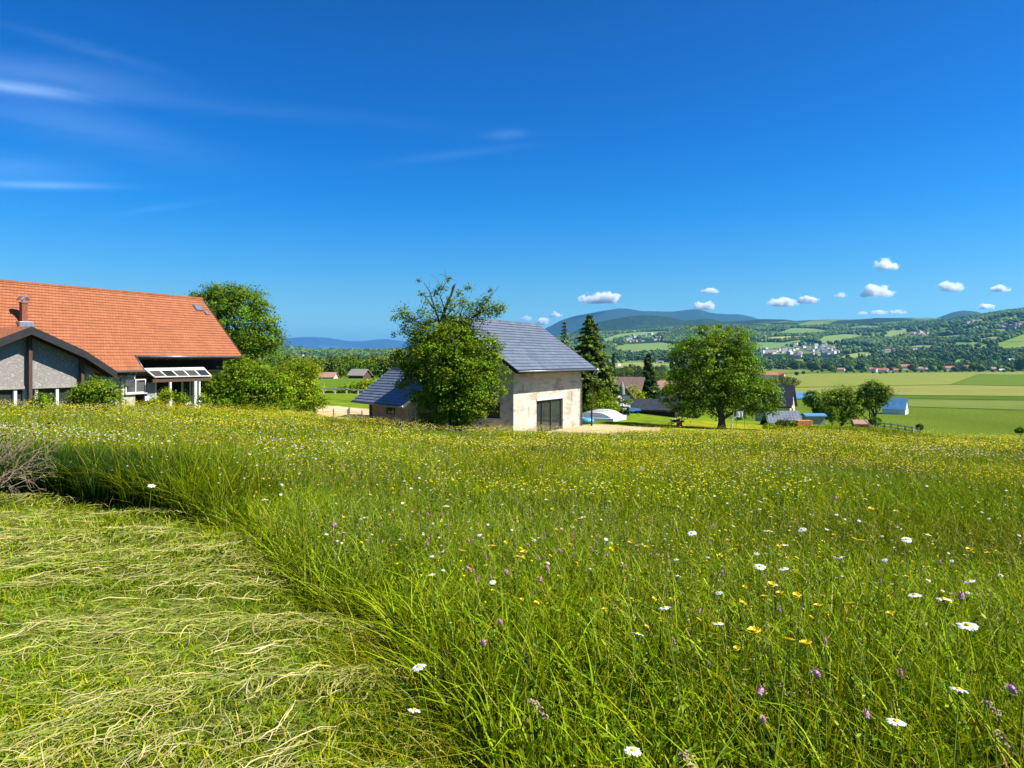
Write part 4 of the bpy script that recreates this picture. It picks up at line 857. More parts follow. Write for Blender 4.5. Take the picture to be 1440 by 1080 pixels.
m.prism([(WA, y0_, zs), (WA, y1_, zs), (WA, y1_, foot.z-.12), (WA, kink.y, kink.z-.33), (WA, apex.y, apex.z-.33), (WA, Lk.y, Lk.z-.33), (WA, y0_, Lf.z-.12)], (-.25, 0, 0)); m.build('wing_wall', M['roughcast'], t)
m = MB(); m.box((WA-.1, y0_, zs-.16), (WA+.06, y1_, zs-.003)); m.build('wing_beam', M['wood_grey'], t)
m = MB(); m.box((WA-.3, y0_, -.5), (WA-.2, y1_, zs-.17)); m.build('wing_glazing', M['glass'], t)
for px in (22, 36.5, 51.5, 81, 108, 122):
    p = wp(px, 550, WA); m = MB(); m.box((WA-.19, p.y-.08, -.5), (WA-.02, p.y+.08, zs-.165)); m.build('window_post', M['offwhite'], t)
for px, yt in ((41.5, 470), (115, 500)):
    p = wp(px, 500, WA+.22); zt = (apex.z if px < 60 else kink.z+.1)-.5; m = MB(); m.box((WA+.12, p.y-.09, -.5), (WA+.34, p.y+.09, zt)); m.build('wing_post', M['wood_brown'], t)
m = MB(); m.box((4.9, foot.y-.8, -.5), (WA, foot.y-.65, foot.z-.2)); m.build('wing_side_wall', M['stonewall'], t)
# low roof light left of the wing ridge
m = MB(); p = B.pa(4, 470, 8.2); m.prism([(7.6, p.y-1.6, p.z-.15), (9.0, p.y-1.6, p.z-.35), (9.0, p.y+.9, p.z-.2), (7.6, p.y+.9, p.z+.0)], (0, 0, .12)); m.build('roof_window', M['greypanel'], t)

# ================================================================== slate roofed house
ZH = -5.05
h = Fr((.09, 45.0), (.5, .866), ZH)
t = h.root('house'); tag(t, 'cream plastered house with a blue grey slate roof and a dark glass door', 'house')
OV = 1.15; BL = 10.3; E = h.pa(838, 516.8, OV); En = h.pa(727.5, 521.5, OV)
bf, bn = E.y, En.y; ez = (E.z+En.z)/2; ra = h.pb(757, 456.5, bf); ra_ = ra.x; rzh = ra.z
kx = (rzh-ez)/(OV-ra_)
wl = 2*ra_+.55; slope = kx
m = MB(); courses(m, ra_, rzh, OV, ez, bn, bf, 17, .035, .14); courses(m, ra_, rzh-.01, 2*ra_-.1, rzh-slope*(-ra_+.1), bn, bf, 8, .03, .14)
m.box((ra_-.14, bn-.02, rzh-.08), (ra_+.14, bf+.02, rzh+.06)); roof = m.build('roof', M['slate'], t)
m = MB(); m.tube([(OV+.07, bn, ez-.10), (OV+.07, bf+.1, ez-.10)], .07, 8); m.build('gutter', M['zinc'], t, smooth=True)
m = MB(); m.tube([(OV+.07, bf-.25, ez-.12), (OV-.1, bf-.3, ez-.5), (.08, BL-.08, ez-.95), (.08, BL-.08, -.3)], .05, 8); m.build('downpipe', M['zinc'], t, smooth=True)
m = MB(); m.tube([(OV+.1, bf+.08, ez-.05), (OV+.12, bf+.12, ez-.3), (OV-.05, bf+.3, ez-.42), (OV-.2, bf+.42, ez-.4)], .045, 8); m.build('gutter_spout', M['metal'], t, smooth=True)
m = MB()
for b_ in (bn-.03, bf+.03):
    m.beam((ra_, b_, rzh-.12), (OV, b_, ez-.12), .05, .2); m.beam((ra_, b_, rzh-.12), (2*ra_-.1, b_, rzh-slope*(-ra_+.1)-.12), .05, .2)
m.box((OV-.04, bn, ez-.22), (OV-.003, bf, ez-.02)); m.build('bargeboard', M['wood_black'], t)
# soffit boards
m = MB(); n_ = Vector((0, 0, -.16)); m.prism([(0.01, bn+.03, ez+slope*OV-.18), (OV-.06, bn+.03, ez-.16), (OV-.06, bf-.03, ez-.16), (0.01, bf-.03, ez+slope*OV-.18)], (0, 0, -.03)); m.build('soffit', M['wood_brown'], t)
# walls with a real door opening
d0 = h.pa(754.5, 564, 0); d1 = h.pa(791.5, 600, 0); dy0, dy1 = d0.y, d1.y; dz1 = d0.z; zt = ez+slope*OV-.2
m = MB(); m.box((-.3, 0, -.6), (0, dy0, zt)); m.box((-.3, dy1, -.6), (0, BL, zt)); m.box((-.3, dy0, dz1), (0, dy1, zt)); m.box((-.3, dy0, -.6), (0, dy1, .04))
w0 = h.pb(664, 565, 0); w1 = h.pb(703, 588.5, 0); wx0, wx1, wzz0, wzz1 = w0.x, w1.x, w1.z, w0.z
m.prism([(wl, 0, -.6), (wx0, 0, -.6), (wx0, 0, zt), (wl, 0, zt)], (0, .3, 0)); m.prism([(wx1, 0, -.6), (-.3, 0, -.6), (-.3, 0, zt), (wx1, 0, zt)], (0, .3, 0))
m.prism([(wx0, 0, -.6), (wx1, 0, -.6), (wx1, 0, wzz0), (wx0, 0, wzz0)], (0, .3, 0)); m.prism([(wx0, 0, wzz1), (wx1, 0, wzz1), (wx1, 0, zt), (wx0, 0, zt)], (0, .3, 0))
m.prism([(wl, 0, zt), (-.02, 0, zt), (ra_, 0, rzh-.25)], (0, .3, 0)); m.prism([(wl, BL-.3, zt), (-.02, BL-.3, zt), (ra_, BL-.3, rzh-.25)], (0, .3, 0))
m.box((wl, BL-.3, -.6), (-.3, BL, zt)); m.box((wl, .3, -.6), (wl+.3, BL-.3, zt)); m.build('wall', M['plaster'], t)
# glass door
m = MB(); x0 = -.18; fw = .09
dz0 = .04; wdt = dy1-dy0
for yy, w_ in ((dy0, .07), (dy0+wdt*.22, .06), (dy0+wdt*.56, .13), (dy0+wdt*.95, .14)): m.box((x0, yy, dz0), (x0+.12, yy+w_, dz1))
m.box((x0, dy0, dz1-.07), (x0+.13, dy1, dz1-.002)); m.box((x0, dy0, dz0), (x0+.11, dy1, dz0+.09)); dr = m.build('glass_door', M['frame'], t)
for f0, f1 in ((.03, .22), (.245, .56), (.61, .95)): g_ = MB(); g_.box((x0+.03, dy0+wdt*f0, dz0+.09), (x0+.05, dy0+wdt*f1, dz1-.07)); g_.build('pane', M['glass'], dr)
m = MB(); m.box((.003, dy0-.05, dz1+.01), (.05, dy1+.1, dz1+.17)); m.build('lintel', M['offwhite'], t)
m = MB(); m.box((.003, dy0-.3, -.1), (.5, dy1+.3, .02)); m.build('doorstep', M['concrete'], t)
m = MB(); m.box((wx0, .12, wzz0), (wx1, .2, wzz0+.08)); m.box((wx0, .12, wzz1-.08), (wx1, .2, wzz1)); 
for f_ in (0, .32, .66, .955): m.box((wx0+(wx1-wx0)*f_, .11, wzz0), (wx0+(wx1-wx0)*f_+.08, .2, wzz1))
wf = m.build('window', M['frame'], t); g_ = MB(); g_.box((wx0, .15, wzz0), (wx1, .17, wzz1)); g_.build('pane', M['glass'], wf)
m = MB(); m.box((wx0-.1, -.12, wzz0-.12), (wx1+.12, .1, wzz0-.003)); m.build('sill', M['concrete'], wf)
# cracks and stains relief on the facade: thin raised mortar scars
m = MB(); g = np.random.default_rng(3)
for (y_, z_, L_) in ((2.0, 1.55, .7), (8.6, 2.2, 1.0), (1.2, 3.2, .45)): m.box((.002, y_, z_-L_/2), (.012, y_+.09, z_+L_/2))
m.build('wall_scar', M['plaster_tan'], t)

# ================================================================== lower annex with slate roof
ZA = -5.0
# ridge runs along the eave direction seen at (495,563)-(566,571): going left it recedes
an = Fr((-7.1, 46.0), (-.62, .78), ZA)       # local y = towards far left along the eave, local x = (0.78,0.62) away from the camera
A0 = an.pa(566, 571.2, 0); A1 = an.pa(495, 563, 0); zE = (A0.z+A1.z)/2; yA1 = A1.y
T = an.pb(551, 518, yA1); xr, zr = T.x, T.z
t = an.root('annex'); tag(t, 'low tan annex with its own slate roof left of the ivy covered tree', 'annex')
m = MB(); k_ = (zr-zE)/xr
courses(m, xr, zr, 0, zE, 0, yA1, 13, .035, .13); courses(m, xr, zr-.01, 2*xr, zE, 0, yA1, 6, .03, .13); m.box((xr-.1, -.02, zr-.06), (xr+.1, yA1+.02, zr+.06))
m.build('roof', tile_mat('slate_tiles_annex', (.165,.190,.225), (.125,.148,.182), (.055,.066,.085), .33, .33, sqrt(1+k_*k_), rough=.42, bumpd=.006, spec=.5, mottle=.18), t)
m = MB(); m.tube([(-.06, 0, zE-.08), (-.06, yA1, zE-.08)], .06, 8); m.build('gutter', M['zinc'], t, smooth=True)
m = MB()
for y_ in (-.03, yA1+.03): m.beam((0, y_, zE-.1), (xr, y_, zr-.1), .05, .18); m.beam((2*xr, y_, zE-.1), (xr, y_, zr-.1), .05, .18)
m.build('bargeboard', M['offwhite'], t)
wx = .75; wy0 = .55; wy1 = yA1-1.2
zw = zE+k_*wx-.2
m = MB(); m.box((wx, wy0, -.6), (2*xr-.7, wy1, zw)); m.prism([(wx, wy0, zw), (2*xr-.7, wy0, zw), (xr, wy0, zr-.25)], (0, wy1-wy0, 0)); m.build('wall', M['plaster_tan'], t)
p0 = an.pa(545, 574.5, wx); p1 = an.pa(555, 581.5, wx); f = MB(); y0_, y1_ = sorted((p0.y, p1.y)); z0_, z1_ = sorted((p0.z, p1.z))
f.box((wx-.05, y0_-.06, z0_-.06), (wx-.003, y1_+.06, z0_)); f.box((wx-.05, y0_-.06, z1_), (wx-.003, y1_+.06, z1_+.06)); f.box((wx-.05, y0_-.06, z0_), (wx-.003, y0_, z1_)); f.box((wx-.05, y1_, z0_), (wx-.003, y1_+.06, z1_)); f.box((wx-.045, (y0_+y1_)/2-.025, z0_), (wx-.003, (y0_+y1_)/2+.025, z1_))
wn_ = f.build('window', M['wood_dark'], t); g_ = MB(); g_.box((wx-.02, y0_, z0_), (wx-.006, y1_, z1_)); g_.build('pane', M['glass'], wn_)
p0 = an.pa(522, 575, wx); m = MB(); m.box((wx-.05, p0.y-.12, .2), (wx-.003, p0.y+.12, zw-.2)); m.build('shutter', M['wood_dark'], t)

# ================================================================== generic gabled houses placed by sight line
def gable_house(name, label, cat, px, py, Y, L, W, hw, pitch, yaw, roofm, wallm, over=.5, windows=(), chim=False, group=None, gable_m=None, z=None):
    """(px,py) = middle of the base of the house; ridge along local y"""
    X = (px-CX)/F_PX*Y; z0 = (HY-py)/F_PX*Y if z is None else z; t = empty(name, (X, Y, z0), yaw); tag(t, label, cat, group)
    rr = hw+W/2*math.tan(R(pitch)); dr = math.tan(R(pitch))*over
    m = MB(); m.box((-W/2, -L/2, -3), (W/2, L/2, hw)); m.build('wall', M[wallm], t)
    m = MB(); m.prism([(-W/2, -L/2, hw), (W/2, -L/2, hw), (0, -L/2, rr)], (0, L, 0)); m.build('gable', M[gable_m or wallm], t)
    m = MB(); e = W/2+over; tk = .16
    for s in (-1, 1): m.prism([(0, -L/2-over, rr+.02), (s*e, -L/2-over, hw-dr+.02), (s*e, -L/2-over, hw-dr+.02+tk), (0, -L/2-over, rr+.02+tk*1.2)], (0, L+2*over, 0))
    ro = m.build('roof', M[roofm], t)
    if chim: m = MB(); m.box((W*.15, L*.15, rr-1.2), (W*.15+.6, L*.15+.6, rr+.8)); m.build('chimney', M['brick'], ro)
    for (side, u, zz, ww, hh) in windows:
        f = MB(); g = MB()
        if side in 'ew':
            s = 1 if side == 'e' else -1; x = s*W/2; f.box((x, u-ww/2-.08, zz-.08), (x+s*.05, u+ww/2+.08, zz+hh+.08)); g.box((x+s*.052, u-ww/2, zz), (x+s*.06, u+ww/2, zz+hh))
        else:
            s = 1 if side == 'n' else -1; y = s*L/2; f.box((u-ww/2-.08, y, zz-.08), (u+ww/2+.08, y+s*.05, zz+hh+.08)); g.box((u-ww/2, y+s*.052, zz), (u+ww/2, y+s*.06, zz+hh))
        fo = f.build('window', M['white'], t); g.build('pane', M['glass'], fo)
    return t
# house behind the broad tree, cream gable to the right
gable_house('house', 'house with steep dark roof and narrow cream gable right of the broad tree', 'house', 1090, 588, 100, 4.6, 3.6, 2.0, 54, R(-122), 'slate_dark', 'wall_far2', .3, [('n', 0, 1.9, .7, .9), ('n', .2, .3, .8, 1.2)])
gable_house('shed', 'low shed with a blue grey slate roof under the cream gabled house', 'shed', 1099, 604, 74, 2.9, 3.4, .42, 38, R(-96), 'slate', 'wood_dark', .3)
gable_house('chalet', 'brown roofed chalet with cross gable left of the small conifer', 'chalet', 881, 573, 88, 3.4, 4.4, 1.6, 42, R(66), 'tile2', 'wall_far2', .6, [('s', .5, .5, .9, 1.0)], gable_m='wood_brown')
gable_house('chalet_wing', 'front gable of the brown roofed chalet with dark timber and white base', 'chalet', 870, 577, 82, 2.4, 1.7, 1.75, 48, R(20), 'tile2', 'wall_far', .4, [('s', 0, 1.9, .7, .8)], gable_m='wood_brown')
gable_house('chalet', 'small chalet with a weathered grey roof on the left paddock', 'chalet', 506, 532, 255, 6.6, 4.4, 1.3, 40, R(62), 'wood_grey', 'wood_brown', .5, [('e', 0, .5, .8, .7)])
gable_house('barn', 'low barn with a reddish brown roof on the left paddock', 'barn', 462, 533.5, 250, 5.4, 4.0, .9, 36, R(80), 'roof_pink', 'wall_far2', .4)
gable_house('house', 'small pinkish house among the trees of the left valley', 'house', 459, 517, 620, 11, 9, 4.5, 35, R(50), 'roof_pink', 'wall_far', .6)
gable_house('house', 'tiny white walled house beside the pinkish house', 'house', 466, 516, 640, 6, 6, 4, 30, R(20), 'wall_far2', 'wall_far', .4)
gable_house('shed', 'long shed with a bright blue roof and pale end wall on the valley field', 'shed', 1259, 576, 350, 10, 8.5, .5, 50, R(-128), 'roof_blue', 'wall_far', .3)
gable_house('shed', 'blue roofed shed half hidden by the left bushes of the valley', 'shed', 1126, 564, 480, 15, 10, 2.0, 36, R(-110), 'roof_blue', 'wall_far2', .3)
gable_house('shed', 'low flat shed with a thin blue roof edge behind the round bush', 'shed', 1148, 565, 470, 16, 5, 1.0, 12, R(88), 'roof_blue', 'wood_grey', .3)
gable_house('shed', 'small lean shed with blue ridge beside the dark slate roofs', 'shed', 1144, 593, 90, 2.3, 1.5, .7, 12, R(88), 'roof_blue', 'wood_grey', .2)
gable_house('hutch', 'low rusty red hutch under the two trees', 'hutch', 1209, 600, 87, 1.5, 1.2, .3, 30, R(80), 'roof_pink', 'brick', .12)
gable_house('shed', 'flat dark roofed shelter beside the broad tree', 'shelter', 924, 582, 76, 4.2, 3.4, .55, 26, R(70), 'slate_dark', 'wood_dark', .35)
gable_house('shed', 'second dark roofed shelter half hidden under the broad tree', 'shelter', 952, 579, 80, 3.4, 3.0, .9, 22, R(95), 'slate_dark', 'wood_dark', .35)
gable_house('house', 'red roof glimpsed between the small conifer and the broad tree', 'house', 936, 563, 150, 6, 5, 2.4, 32, R(60), 'roof_pink', 'wall_far2', .4)
gable_house('house', 'brown roof low behind the large conifer', 'house', 836, 561, 120, 4.4, 4, 2.0, 34, R(70), 'roof_pink', 'wall_far2', .4)
gable_house('house', 'terracotta roof behind the broad tree above the dark roof', 'house', 1078, 529, 700, 20, 8, 1.5, 30, R(85), 'roof_red', 'wall_far', .6)
gable_house('house', 'small house with a red roof at the hedge left of the fields', 'house', 1098, 529.5, 760, 8, 7, 2.5, 35, R(60), 'roof_red', 'wall_far', .6)
# named hamlet houses at the far edge of the fields
hamlet = [(1183,522.5,14,11,4.5,55,'roof_pink','round shouldered brown roofed barn in front of the belt trees'),(1223,523,16,12,6,80,'roof_red','red roofed house at the left end of the hamlet'),(1231,524,12,10,7,20,'roof_red','narrow red roofed house next to the hamlet left end'),(1241,524.5,16,11,6,60,'roof_red','bright red roofed house in the middle of the left hamlet row'),
 (1249,523.5,12,10,5,100,'roof_pink','pale roofed house beside the bright red roof'),(1258,523.5,13,10,4.5,75,'roof_red','orange roofed house right of the pale roof'),(1272,521,22,15,9,84,'roof_red','large orange roofed farmhouse standing higher than the hamlet'),(1291,522,18,12,6,80,'roof_pink','faded long roof behind the round trees'),(1300,523,12,10,6,30,'roof_pink','white gabled house at the right of the faded long roof'),
 (1339,521,34,16,5,88,'roof_red','very long low terracotta roof among the trees, left half'),(1356,521,30,17,6,86,'roof_red','long low terracotta roof among the trees, right half'),(1400,522,18,12,5,80,'roof_pink','pale house right of the long roofs'),(1409,523,9,9,3.5,60,'wall_far','tiny white building in the trees near the right edge'),(1425,510,24,13,6,70,'wall_far','white building above the dark tree at the right edge')]
for px, py, L_, W_, hw, yw, rm, lb in hamlet:
    x_, y_, z_ = ghit(px, py-.5, 700., 3500.); gable_house('house', lb, 'house', px, py, float(y_[0]), L_, W_, hw, 30, R(yw), rm, 'wall_far', .6, z=float(z_[0])-.5)
# small far houses of the town and hill villages: each an object, simple because it is two or three pixels wide
def simple_house(wallm, roofm, L_, W_, hw, pitch):
    m = MB(); m.box((-W_/2, -L_/2, -4), (W_/2, L_/2, hw)); m.mi = 1; rr = hw+W_/2*math.tan(R(pitch)); m.prism([(-W_/2-.5, -L_/2-.5, hw), (W_/2+.5, -L_/2-.5, hw), (0, -L_/2-.5, rr)], (0, L_+1, 0))
    return m.build('house', [M[wallm], M[roofm]])
kinds = [simple_house('wall_far', 'roof_red', 16, 11, 7, 32), simple_house('wall_far2', 'roof_pink', 14, 12, 6, 30), simple_house('wall_far', 'slate_dark', 15, 10, 6, 35), simple_house('wall_far', 'wall_far', 20, 11, 10, 8), simple_house('wall_far2', 'wood_grey', 14, 11, 6, 28)]
used = [False]*5
for i, v in enumerate(vill):
    k = v[2]; o = kinds[k].copy() if used[k] else kinds[k]
    if used[k]: C.objects.link(o)
    used[k] = True; o.location = (vx[i], vy[i], vz[i]+.5); s = v[3]*max(.6, vy[i]/3000)**.8; o.scale = (s, s, s*.9); o.rotation_euler = (0, 0, g.uniform(0, 3.1)); tag(o, v[4], 'house', v[5])
for lb, px, py, w_, hh, Yd in (('white apartment block in the valley town', 1103, 495.5, 20, 17, 0), ('pinkish long block at the left end of the valley town', 1083, 496, 38, 12, 0), ('pale church tower hall above the town roofs', 1117, 488, 8, 16, 0), ('white hall on the upper edge of the town', 1157, 488.5, 14, 12, 0)):
    x_, y_, z_ = ghit(px, py, 1300., 6000.); y_ = float(y_[0]); s = y_/2500; m = MB(); m.box((-w_/2*s, -6*s, -5), (w_/2*s, 6*s, hh*s)); m.mi = 1; m.box((-w_/2*s-.3, -6.3*s, hh*s), (w_/2*s+.3, 6.3*s, (hh+1.2)*s)); m.mi = 2
    for i in range(int(w_/4)):
        for j in range(int(hh/4)): m.box((-w_/2*s+(i*4+1.2)*s, -6.06*s, (j*4+1)*s), (-w_/2*s+(i*4+2.6)*s, -6.0*s, (j*4+2.8)*s))
    o = m.build('building', [M['wall_far'], M['roof_pink'], M['greypanel']]); o.location = (float(x_[0]), y_, float(z_[0])); tag(o, lb, 'building')
# castle-like block on the wooded crest
x_, y_, z_ = ghit(1372, 454.5, 2500., 6000.); y_ = float(y_[0]); s = y_/1000
m = MB(); m.box((-7.5*s, -3*s, -10), (7.5*s, 3*s, 4.6*s)); m.box((-15*s, -2*s, -10), (-9.5*s, 2*s, 2.6*s)); m.box((2*s, -2.6*s, 4.6*s), (7.4*s, 2.6*s, 5.2*s)); m.mi = 1
for i in range(6):
    for j in range(2): m.box(((-6.6+i*2.3)*s, -3.03*s, (.9+j*1.9)*s), ((-5.8+i*2.3)*s, -3.0*s, (1.7+j*1.9)*s))
o = m.build('castle', [M['wall_far2'], M['greypanel']]); o.location = (float(x_[0]), y_, float(z_[0])); o.rotation_euler = (0, 0, R(8)); tag(o, 'pale stone block of a castle on the wooded crest at the right', 'castle')

# ================================================================== garden things
# pool under a low pale telescopic cover
def pool():
    Yp = 60.0; c = at(836, 585, Yp); zb = Hs(c.x, Yp)+.05; t = empty('swimming_pool', (c.x, Yp, zb), R(-24)); tag(t, 'raised white edged pool with a low curved pale cover beside the slate roofed house', 'swimming pool')
    m = MB(); m.box((-2.6, -1.7, -.4), (3.0, -1.3, .22)); m.box((2.6, -1.3, -.4), (3.0, 4.2, .22)); m.box((-2.6, 3.8, -.4), (2.6, 4.2, .22)); m.build('pool_rim', M['white'], t, bevel=.03)
    m = MB(); m.box((-2.6, -1.3, -.3), (2.6, 3.8, .1)); m.build('water', M['water'], t)
    m = MB(); n = 10
    for k, (y0, y1, r) in enumerate(((-.9, 1.0, 1.0), (.9, 2.6, 1.07), (2.5, 4.1, 1.14))):
        pr = [(-2.5+5.0*i/n, .15+.62*r*(1-abs((i-n/2)/(n/2))**3)) for i in range(n+1)]
        for (xa, za), (xb, zb_) in zip(pr[:-1], pr[1:]): m.add([(xa,y0,za),(xb,y0,zb_),(xb,y1,zb_),(xa,y1,za)], [(0,1,2,3)])
        for y_ in (y0, y1):
            for (xa, za), (xb, zb_) in zip(pr[:-1], pr[1:]): m.beam((xa, y_, za), (xb, y_, zb_), .06, .07)
        m.add([(x_, y0, z_) for x_, z_ in pr]+[(2.5, y0, .1), (-2.5, y0, .1)], [tuple(range(n+3))])
    m.build('pool_cover', M['offwhite'], t); t.scale = (.66, .7, .72)
pool()
c = at(826, 589, 55.5); zg = Hs(c.x, 55.5); m = MB(); m.lathe([(.1,0),(.55,.04),(.75,.2),(.72,.42),(.4,.60),(.08,.63)], 18); o = m.build('pool_float', M['water'], smooth=True); o.location = (c.x, 55.5, zg+.02); o.scale = (.72, .72, .75); tag(o, 'bright blue and white inflatable lying by the house corner', 'inflatable')
# thin young tree with stake
b = gbase(832.5, 53.5); t = empty('young_tree', b); tag(t, 'thin young tree tied to a dark stake beside the pool', 'tree')
m = MB(); zt = at(0, 535, 53.5).z-b[2]; m.tube([(0,0,-.2),(.02,0,zt*.5),(.05,0,zt*.98)], [.035,.03,.01], 6); m.build('trunk', M['bark'], t)
m = MB(); m.box((-.09, -.04, -.2), (-.01, .04, 1.5)); m.build('stake', M['wood_dark'], t)
g = np.random.default_rng(9); n = 150; P = np.stack([g.normal(0, .13, n)+.03, g.normal(0, .13, n), g.uniform(1.2, zt+.1, n)], 1); V, Q = kites(P, g.normal(0, 1, (n, 3))+np.array([0,0,.5]), .11*g.uniform(.7, 1.3, n), .5, g)
mesh_np('crown', V, [Q], M['leaf'], t, np.repeat(np.array(LG)[None]*g.uniform(.7, 1.3, (n, 1)), 4, 0))
# parasols
def parasol(px, Yp, ztop_px, half, label, closed, matn, drop=.5):
    b = gbase(px, Yp); t = empty('parasol', b); tag(t, label, 'parasol'); zt = at(0, ztop_px, Yp).z-b[2]; m = MB(); m.tube([(0,0,0),(0,0,zt)], .04, 8); m.build('pole', M['wood_dark'], t)
    m = MB(); m.lathe([(.3,0),(.3,.08),(.06,.12)], 14); m.build('base', M['concrete'], t)
    m = MB()
    if closed: m.lathe([(.05, zt*.55), (.28, zt*.62), (.22, zt*.85), (.03, zt+.05)], 8)
    else:
        n = 8; ring = [(cos(2*pi*k/n)*half, sin(2*pi*k/n)*half, zt-drop) for k in range(n)]; m.add([(0,0,zt)]+ring+[(x, y, z-.14) for x, y, z in ring], [(0, k+1, (k+1) % n+1) for k in range(n)]+[(k+1, n+k+1, n+(k+1) % n+1, (k+1) % n+1) for k in range(n)])
    m.build('canopy', M[matn], t)
parasol(866, 70, 563.5, .95, 'white open parasol on the terrace of the brown roofed chalet', False, 'white', .32)
parasol(875, 68, 537, .5, 'tall closed pale parasol on a dark pole in front of the chalet', True, 'greypanel')
def terrace(px, Y, w_, z1_, matn, label, name, cat):
    b = gbase(px, Y); t = empty(name, b, R(-10)); tag(t, label, cat); m = MB(); m.box((-w_, -.6, -.2), (w_, .6, z1_-.1)); m.build('body', M[matn], t, bevel=.02); m = MB(); m.box((-w_-.06, -.66, z1_-.097), (w_+.06, .66, z1_)); m.build('top', M['concrete'], t)
terrace(873, 71, .8, .75, 'white', 'low white terrace wall block under the parasols', 'terrace_wall', 'wall'); terrace(881, 69.5, .3, .6, 'wall_far2', 'cream brick block right of the parasol pole', 'terrace_block', 'block')
b = gbase(891, 68); t = empty('swing_seat', b, R(15)); tag(t, 'blue covered garden swing seat on the lawn by the chalet', 'swing seat'); m = MB()
for x in (-.8, .8):
    for y in (-.4, .4): m.beam((x, y, 0), (x*.85, 0, .8), .06, .06)
m.build('leg', M['frame'], t); m = MB(); m.prism([(-1, -.5, .62), (1, -.5, .62), (1, -.5, .85), (-.9, -.5, 1.02)], (0, 1, 0)); m.prism([(-.9, -.3, .25), (.9, -.3, .25), (.9, -.3, .32), (-.9, -.3, .32)], (0, .6, 0)); m.build('cover', M['blue'], t); t.scale = (.62, .62, .8)
# wheelbarrow
b = gbase(949, 57.5); t = empty('wheelbarrow', b, R(20)); tag(t, 'grey wheelbarrow standing on the shaded lawn', 'wheelbarrow')
m = MB(); m.add([(-.28,-.22,.35),(.28,-.22,.35),(.28,.22,.35),(-.28,.22,.35),(-.5,-.34,.68),(.5,-.34,.66),(.5,.34,.66),(-.5,.34,.68)], [(0,3,2,1),(0,1,5,4),(1,2,6,5),(2,3,7,6),(3,0,4,7)]); m.build('tray', M['metal'], t)
m = MB(); m.tube([(-.05,0,.2)]+[(cos(a_)*.19-.55, 0, sin(a_)*.19+.19) for a_ in np.linspace(0, 2*pi, 13)], .035, 6); m.build('wheel', M['frame'], t)
for s in (-1, 1): m = MB(); m.tube([(-.55, s*.05, .2), (0, s*.2, .36), (.9, s*.28, .58)], .02, 6); m.tube([(.35, s*.2, .42), (.42, s*.22, 0)], .02, 6); m.build('handle', M['wood_grey'], t)
t.scale = (.78, .78, .78)
c = gbase(957, 57.8); m = MB(); m.box((-.3,-.2,.0),(.1,.2,.28)); m.box((-.12,-.15,.28),(.28,.15,.42)); o = m.build('toy_tractor', M['red'], bevel=.04); o.location = c; tag(o, 'small red and orange toy beside the wheelbarrow', 'toy')
# white dead branch with cloth
b = gbase(1028, 49.5); t = empty('dead_branch', b); tag(t, 'bleached forked branch stuck in the grass right of the broad tree trunk', 'branch'); m = MB(); m.tube([(0,0,-.2),(.05,0,.4),(.02,0,.8)], [.05,.04,.03], 6); m.tube([(.02,0,.8),(.25,0,1.05),(.7,0,1.25)], [.035,.03,.012], 6); m.tube([(.05,0,.45),(-.2,0,.75)], [.03,.012], 6); m.tube([(.02,0,.8),(.15,0,1.15),(.2,0,1.5)], [.03,.02,.01], 6); m.build('wood', M['offwhite'], t)
g = np.random.default_rng(3)
for px, py, Yc, lb in ((1041, 583, 52, 'white cloth hanging behind the bleached branch'),):
    p = at(px, py-5, Yc); zg = Hs(p.x, Yc); m = MB(); n = 8; V_ = [(p.x+(i/n-.5)*.5, Yc+.06*sin(i*1.9)*j, p.z-.45*j*(1-.1*sin(i*2.0))) for j in (0, .5, 1) for i in range(n+1)]; m.add(V_, [(r*(n+1)+i, r*(n+1)+i+1, (r+1)*(n+1)+i+1, (r+1)*(n+1)+i) for r in range(2) for i in range(n)])
    t = empty('laundry', (0, 0, 0)); tag(t, lb, 'laundry'); m.build('cloth', M['white'], t)
    m = MB(); m.tube([(p.x-.3, Yc, zg-.1), (p.x-.3, Yc, p.z+.03), (p.x+.3, Yc, p.z+.03), (p.x+.3, Yc, zg-.1)], .012, 6); m.build('line_frame', M['wood_dark'], t)
b = gbase(1130, 72); t = empty('board_stack', (b[0], b[1], b[2]), R(5)); tag(t, 'stack of orange boards at the right of the slate roofed shed', 'boards'); m = MB()
for i in range(5): m.box((-.8+.05*(i % 2), -.4, .1+i*.12), (.8, .4+.05*(i % 3), .2+i*.12))
m.build('board', M['orange'], t)
# fences
def post_rail(label, pts, Y, hgt, n, rails, mp_, mr_, thick=.08, name='fence', pw=.1):
    t = empty(name, gbase(pts[0][0], pts[0][2])); tag(t, label, 'fence'); o0 = t.location; tops = []
    for i in range(n):
        f = i/(n-1); px = pts[0][0]*(1-f)+pts[1][0]*f; Yy = pts[0][2]*(1-f)+pts[1][2]*f; b = gbase(px, Yy); p = Vector(b)-Vector(o0); m = MB(); m.box((p.x-pw/2, p.y-pw/2, p.z-.3), (p.x+pw/2, p.y+pw/2, p.z+hgt)); m.build('post', M[mp_], t); tops.append(p)
    for r in rails:
        m = MB()
        for p, q in zip(tops[:-1], tops[1:]): m.beam(p+Vector((0, 0, r)), q+Vector((0, 0, r)), thick, thick)
        m.build('rail' if thick > .02 else 'wire', M[mr_], t)
post_rail('weathered wooden rail fence along the paddock on the left', [(455, 0, 91), (520, 0, 91)], 0, .75, 5, (.62,), 'offwhite', 'wood_grey', .16, pw=.16)
post_rail('wire fence with thin posts in front of the gravel patch', [(469, 0, 44), (509, 0, 44)], 0, .95, 3, (.25, .5, .75), 'wood_grey', 'zinc', .014, pw=.07)
